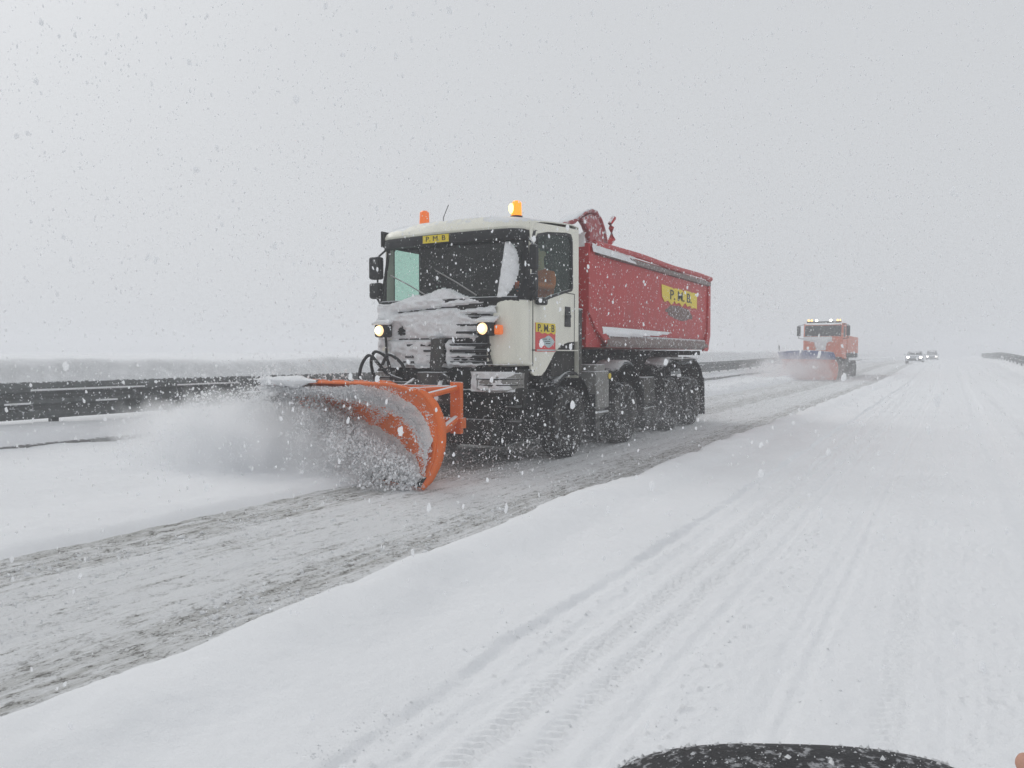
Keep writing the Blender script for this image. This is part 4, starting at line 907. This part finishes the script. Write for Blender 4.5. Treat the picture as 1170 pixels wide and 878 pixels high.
w3 = clumps('blade_spray', np.array([tuple(v) for v in cp_]), np.clip(.0040 * np.exp(RNG.normal(0, .5, len(cp_))), .0015, .014), M['flake'], 1.0); tag(w3, kind='stuff')
k = 90000                                     # plume thrown clear, towards the verge
s_ = RNG.beta(1.1, 1.5, k); pl_ = np.array(bL)[None] + np.array([-1.5, -.75, 0])[None] * s_[:, None] + np.array([.9, -.45, 0])
pl_ += RNG.normal(0, 1, (k, 3)) * np.stack([.35 + .2 * s_, .35 + .25 * s_, 0 * s_], -1)
pl_[:, 2] = np.abs(RNG.normal(.42, .32, k)) * (1.25 - .55 * s_) + .05
P = np.concatenate([Pa, pl_])
cl = fbm(P[:, 0] * 3.5 + P[:, 2] * 2, P[:, 1] * 3.5 - P[:, 2] * 3, 95, 3); P = P[cl > RNG.uniform(.38, .60, len(P))]
w2 = clumps('snow_spray', P, np.clip(.0052 * np.exp(RNG.normal(0, .55, len(P))), .0015, .022), M['flake'], 1.1); tag(w2, kind='stuff')
# crumbs of slush lying on the ploughed lane
k = 26000; cx = RNG.uniform(-5.95, -3.45, k); cy = 1.2 + 28 * RNG.random(k) ** 1.8
wgt = .25 + .75 * (np.exp(-((cx + 3.8) / .3) ** 2) + np.exp(-((cx + 5.65) / .25) ** 2)) ; ok = RNG.random(k) < wgt * ss(.40, .62, fbm(cx * 2.2, cy * 1.2, 97))
cz = road_h(cx[ok], cy[ok]); w4 = clumps('slush_crumbs', np.stack([cx[ok], cy[ok], cz + .003], -1), np.clip(.006 * np.exp(RNG.normal(0, .5, ok.sum())), .003, .028), M['caked']); tag(w4, kind='stuff')
k = 14000; lane_c = RNG.choice([-.93, -1.82, -1.25, -.45, .15, 1.0], k, p=[.34, .2, .16, .12, .1, .08]); cx = lane_c + RNG.normal(0, .09, k); cy = 1.9 + 16 * RNG.random(k) ** 1.6
ok = fbm(cx * 6, cy * 1.6, 98) > RNG.uniform(.42, .72, k); cx = cx[ok]; cy = cy[ok]
w5 = clumps('snow_crumbs', np.stack([cx, cy, snow_h(cx, cy) + .001], -1), np.clip(.0026 * np.exp(RNG.normal(0, .5, len(cx))), .0012, .009), M['caked']); tag(w5, kind='stuff')
# clods broken off along the ridge
k = 5200; cy = 1.3 + 34 * RNG.random(k) ** 1.7; cx = right_edge(cy) + .02 + RNG.normal(.02, .075, k); gsel = fbm(cy * 1.6, cy * 0, 99) > RNG.uniform(.3, .75, k); cx = cx[gsel]; cy = cy[gsel]
cz = np.maximum(snow_h(cx, cy), rise(cy)); w6 = clumps('ridge_clods', np.stack([cx, cy, cz], -1), np.clip(.010 * np.exp(RNG.normal(0, .55, len(cx))), .004, .04), M['snow']); tag(w6, kind='stuff')
# fine powder of the burst: a noisy volume inside a lumpy hull
def powder(name, c, rad, dens, seed, scale=2.2, low=.40):
    m = bpy.data.materials.new(name); m.use_nodes = True; t = m.node_tree; t.nodes.clear()
    tc = N(t, 'ShaderNodeTexCoord'); mp = N(t, 'ShaderNodeMapping'); mp.inputs['Scale'].default_value = tuple(1 / v for v in rad); t.links.new(tc.outputs['Object'], mp.inputs[0])
    ln = N(t, 'ShaderNodeVectorMath', operation='LENGTH'); t.links.new(mp.outputs[0], ln.inputs[0])
    nn = N(t, 'ShaderNodeTexNoise'); nn.inputs['Scale'].default_value = scale; nn.inputs['Detail'].default_value = 5; nn.inputs['Roughness'].default_value = .6; nn.inputs['Distortion'].default_value = .4
    mo = N(t, 'ShaderNodeMapping'); mo.inputs['Location'].default_value = (seed, seed, 0); t.links.new(tc.outputs['Object'], mo.inputs[0]); t.links.new(mo.outputs[0], nn.inputs['Vector'])
    fall = math_(t, 'SUBTRACT', 1.0, ln.outputs['Value'])
    vv = math_(t, 'ADD', fall, math_(t, 'MULTIPLY', math_(t, 'SUBTRACT', nn.outputs[0], .5), 1.5))
    dd = ramp(t, vv, [(low - .25, g4(0)), (low + .05, g4(.35)), (low + .35, g4(1))])
    pv = N(t, 'ShaderNodeVolumePrincipled'); pv.inputs['Color'].default_value = (.99, .992, .995, 1); pv.inputs['Anisotropy'].default_value = .55
    t.links.new(math_(t, 'MULTIPLY', dd, dens), pv.inputs['Density'])
    o = N(t, 'ShaderNodeOutputMaterial'); t.links.new(pv.outputs[0], o.inputs['Volume'])
    me = bpy.data.meshes.new(name); bm = bmesh.new(); bmesh.ops.create_icosphere(bm, subdivisions=3, radius=1.02)
    for v in bm.verts: v.co = Vector((v.co.x * rad[0], v.co.y * rad[1], max(v.co.z * rad[2], -c[2] + .09)))
    bm.to_mesh(me); bm.free(); me.materials.append(m); ob = bpy.data.objects.new(name, me); C.objects.link(ob); ob.location = c; tag(ob, kind='stuff'); return ob
powder('snow_plume', (-7.85, 6.62, .42), (1.7, 1.05, .92), 6.5, 3, 2.6, .50)
powder('plume_tail', (-9.3, 6.9, .40), (1.5, 1.3, .80), 4.0, 7, 2.2, .52)
powder('blade_powder', (-7.0, 6.75, .25), (1.9, .75, .75), 1.6, 11, 4.0)
powder('trail_powder', (-6.3, 13.0, .45), (2.5, 6.5, .85), .30, 17)
powder('far_powder', (FX - 1.2, FY - 2.7, .5), (3.4, 1.7, 1.5), 1.5, 23, 1.2, .30)
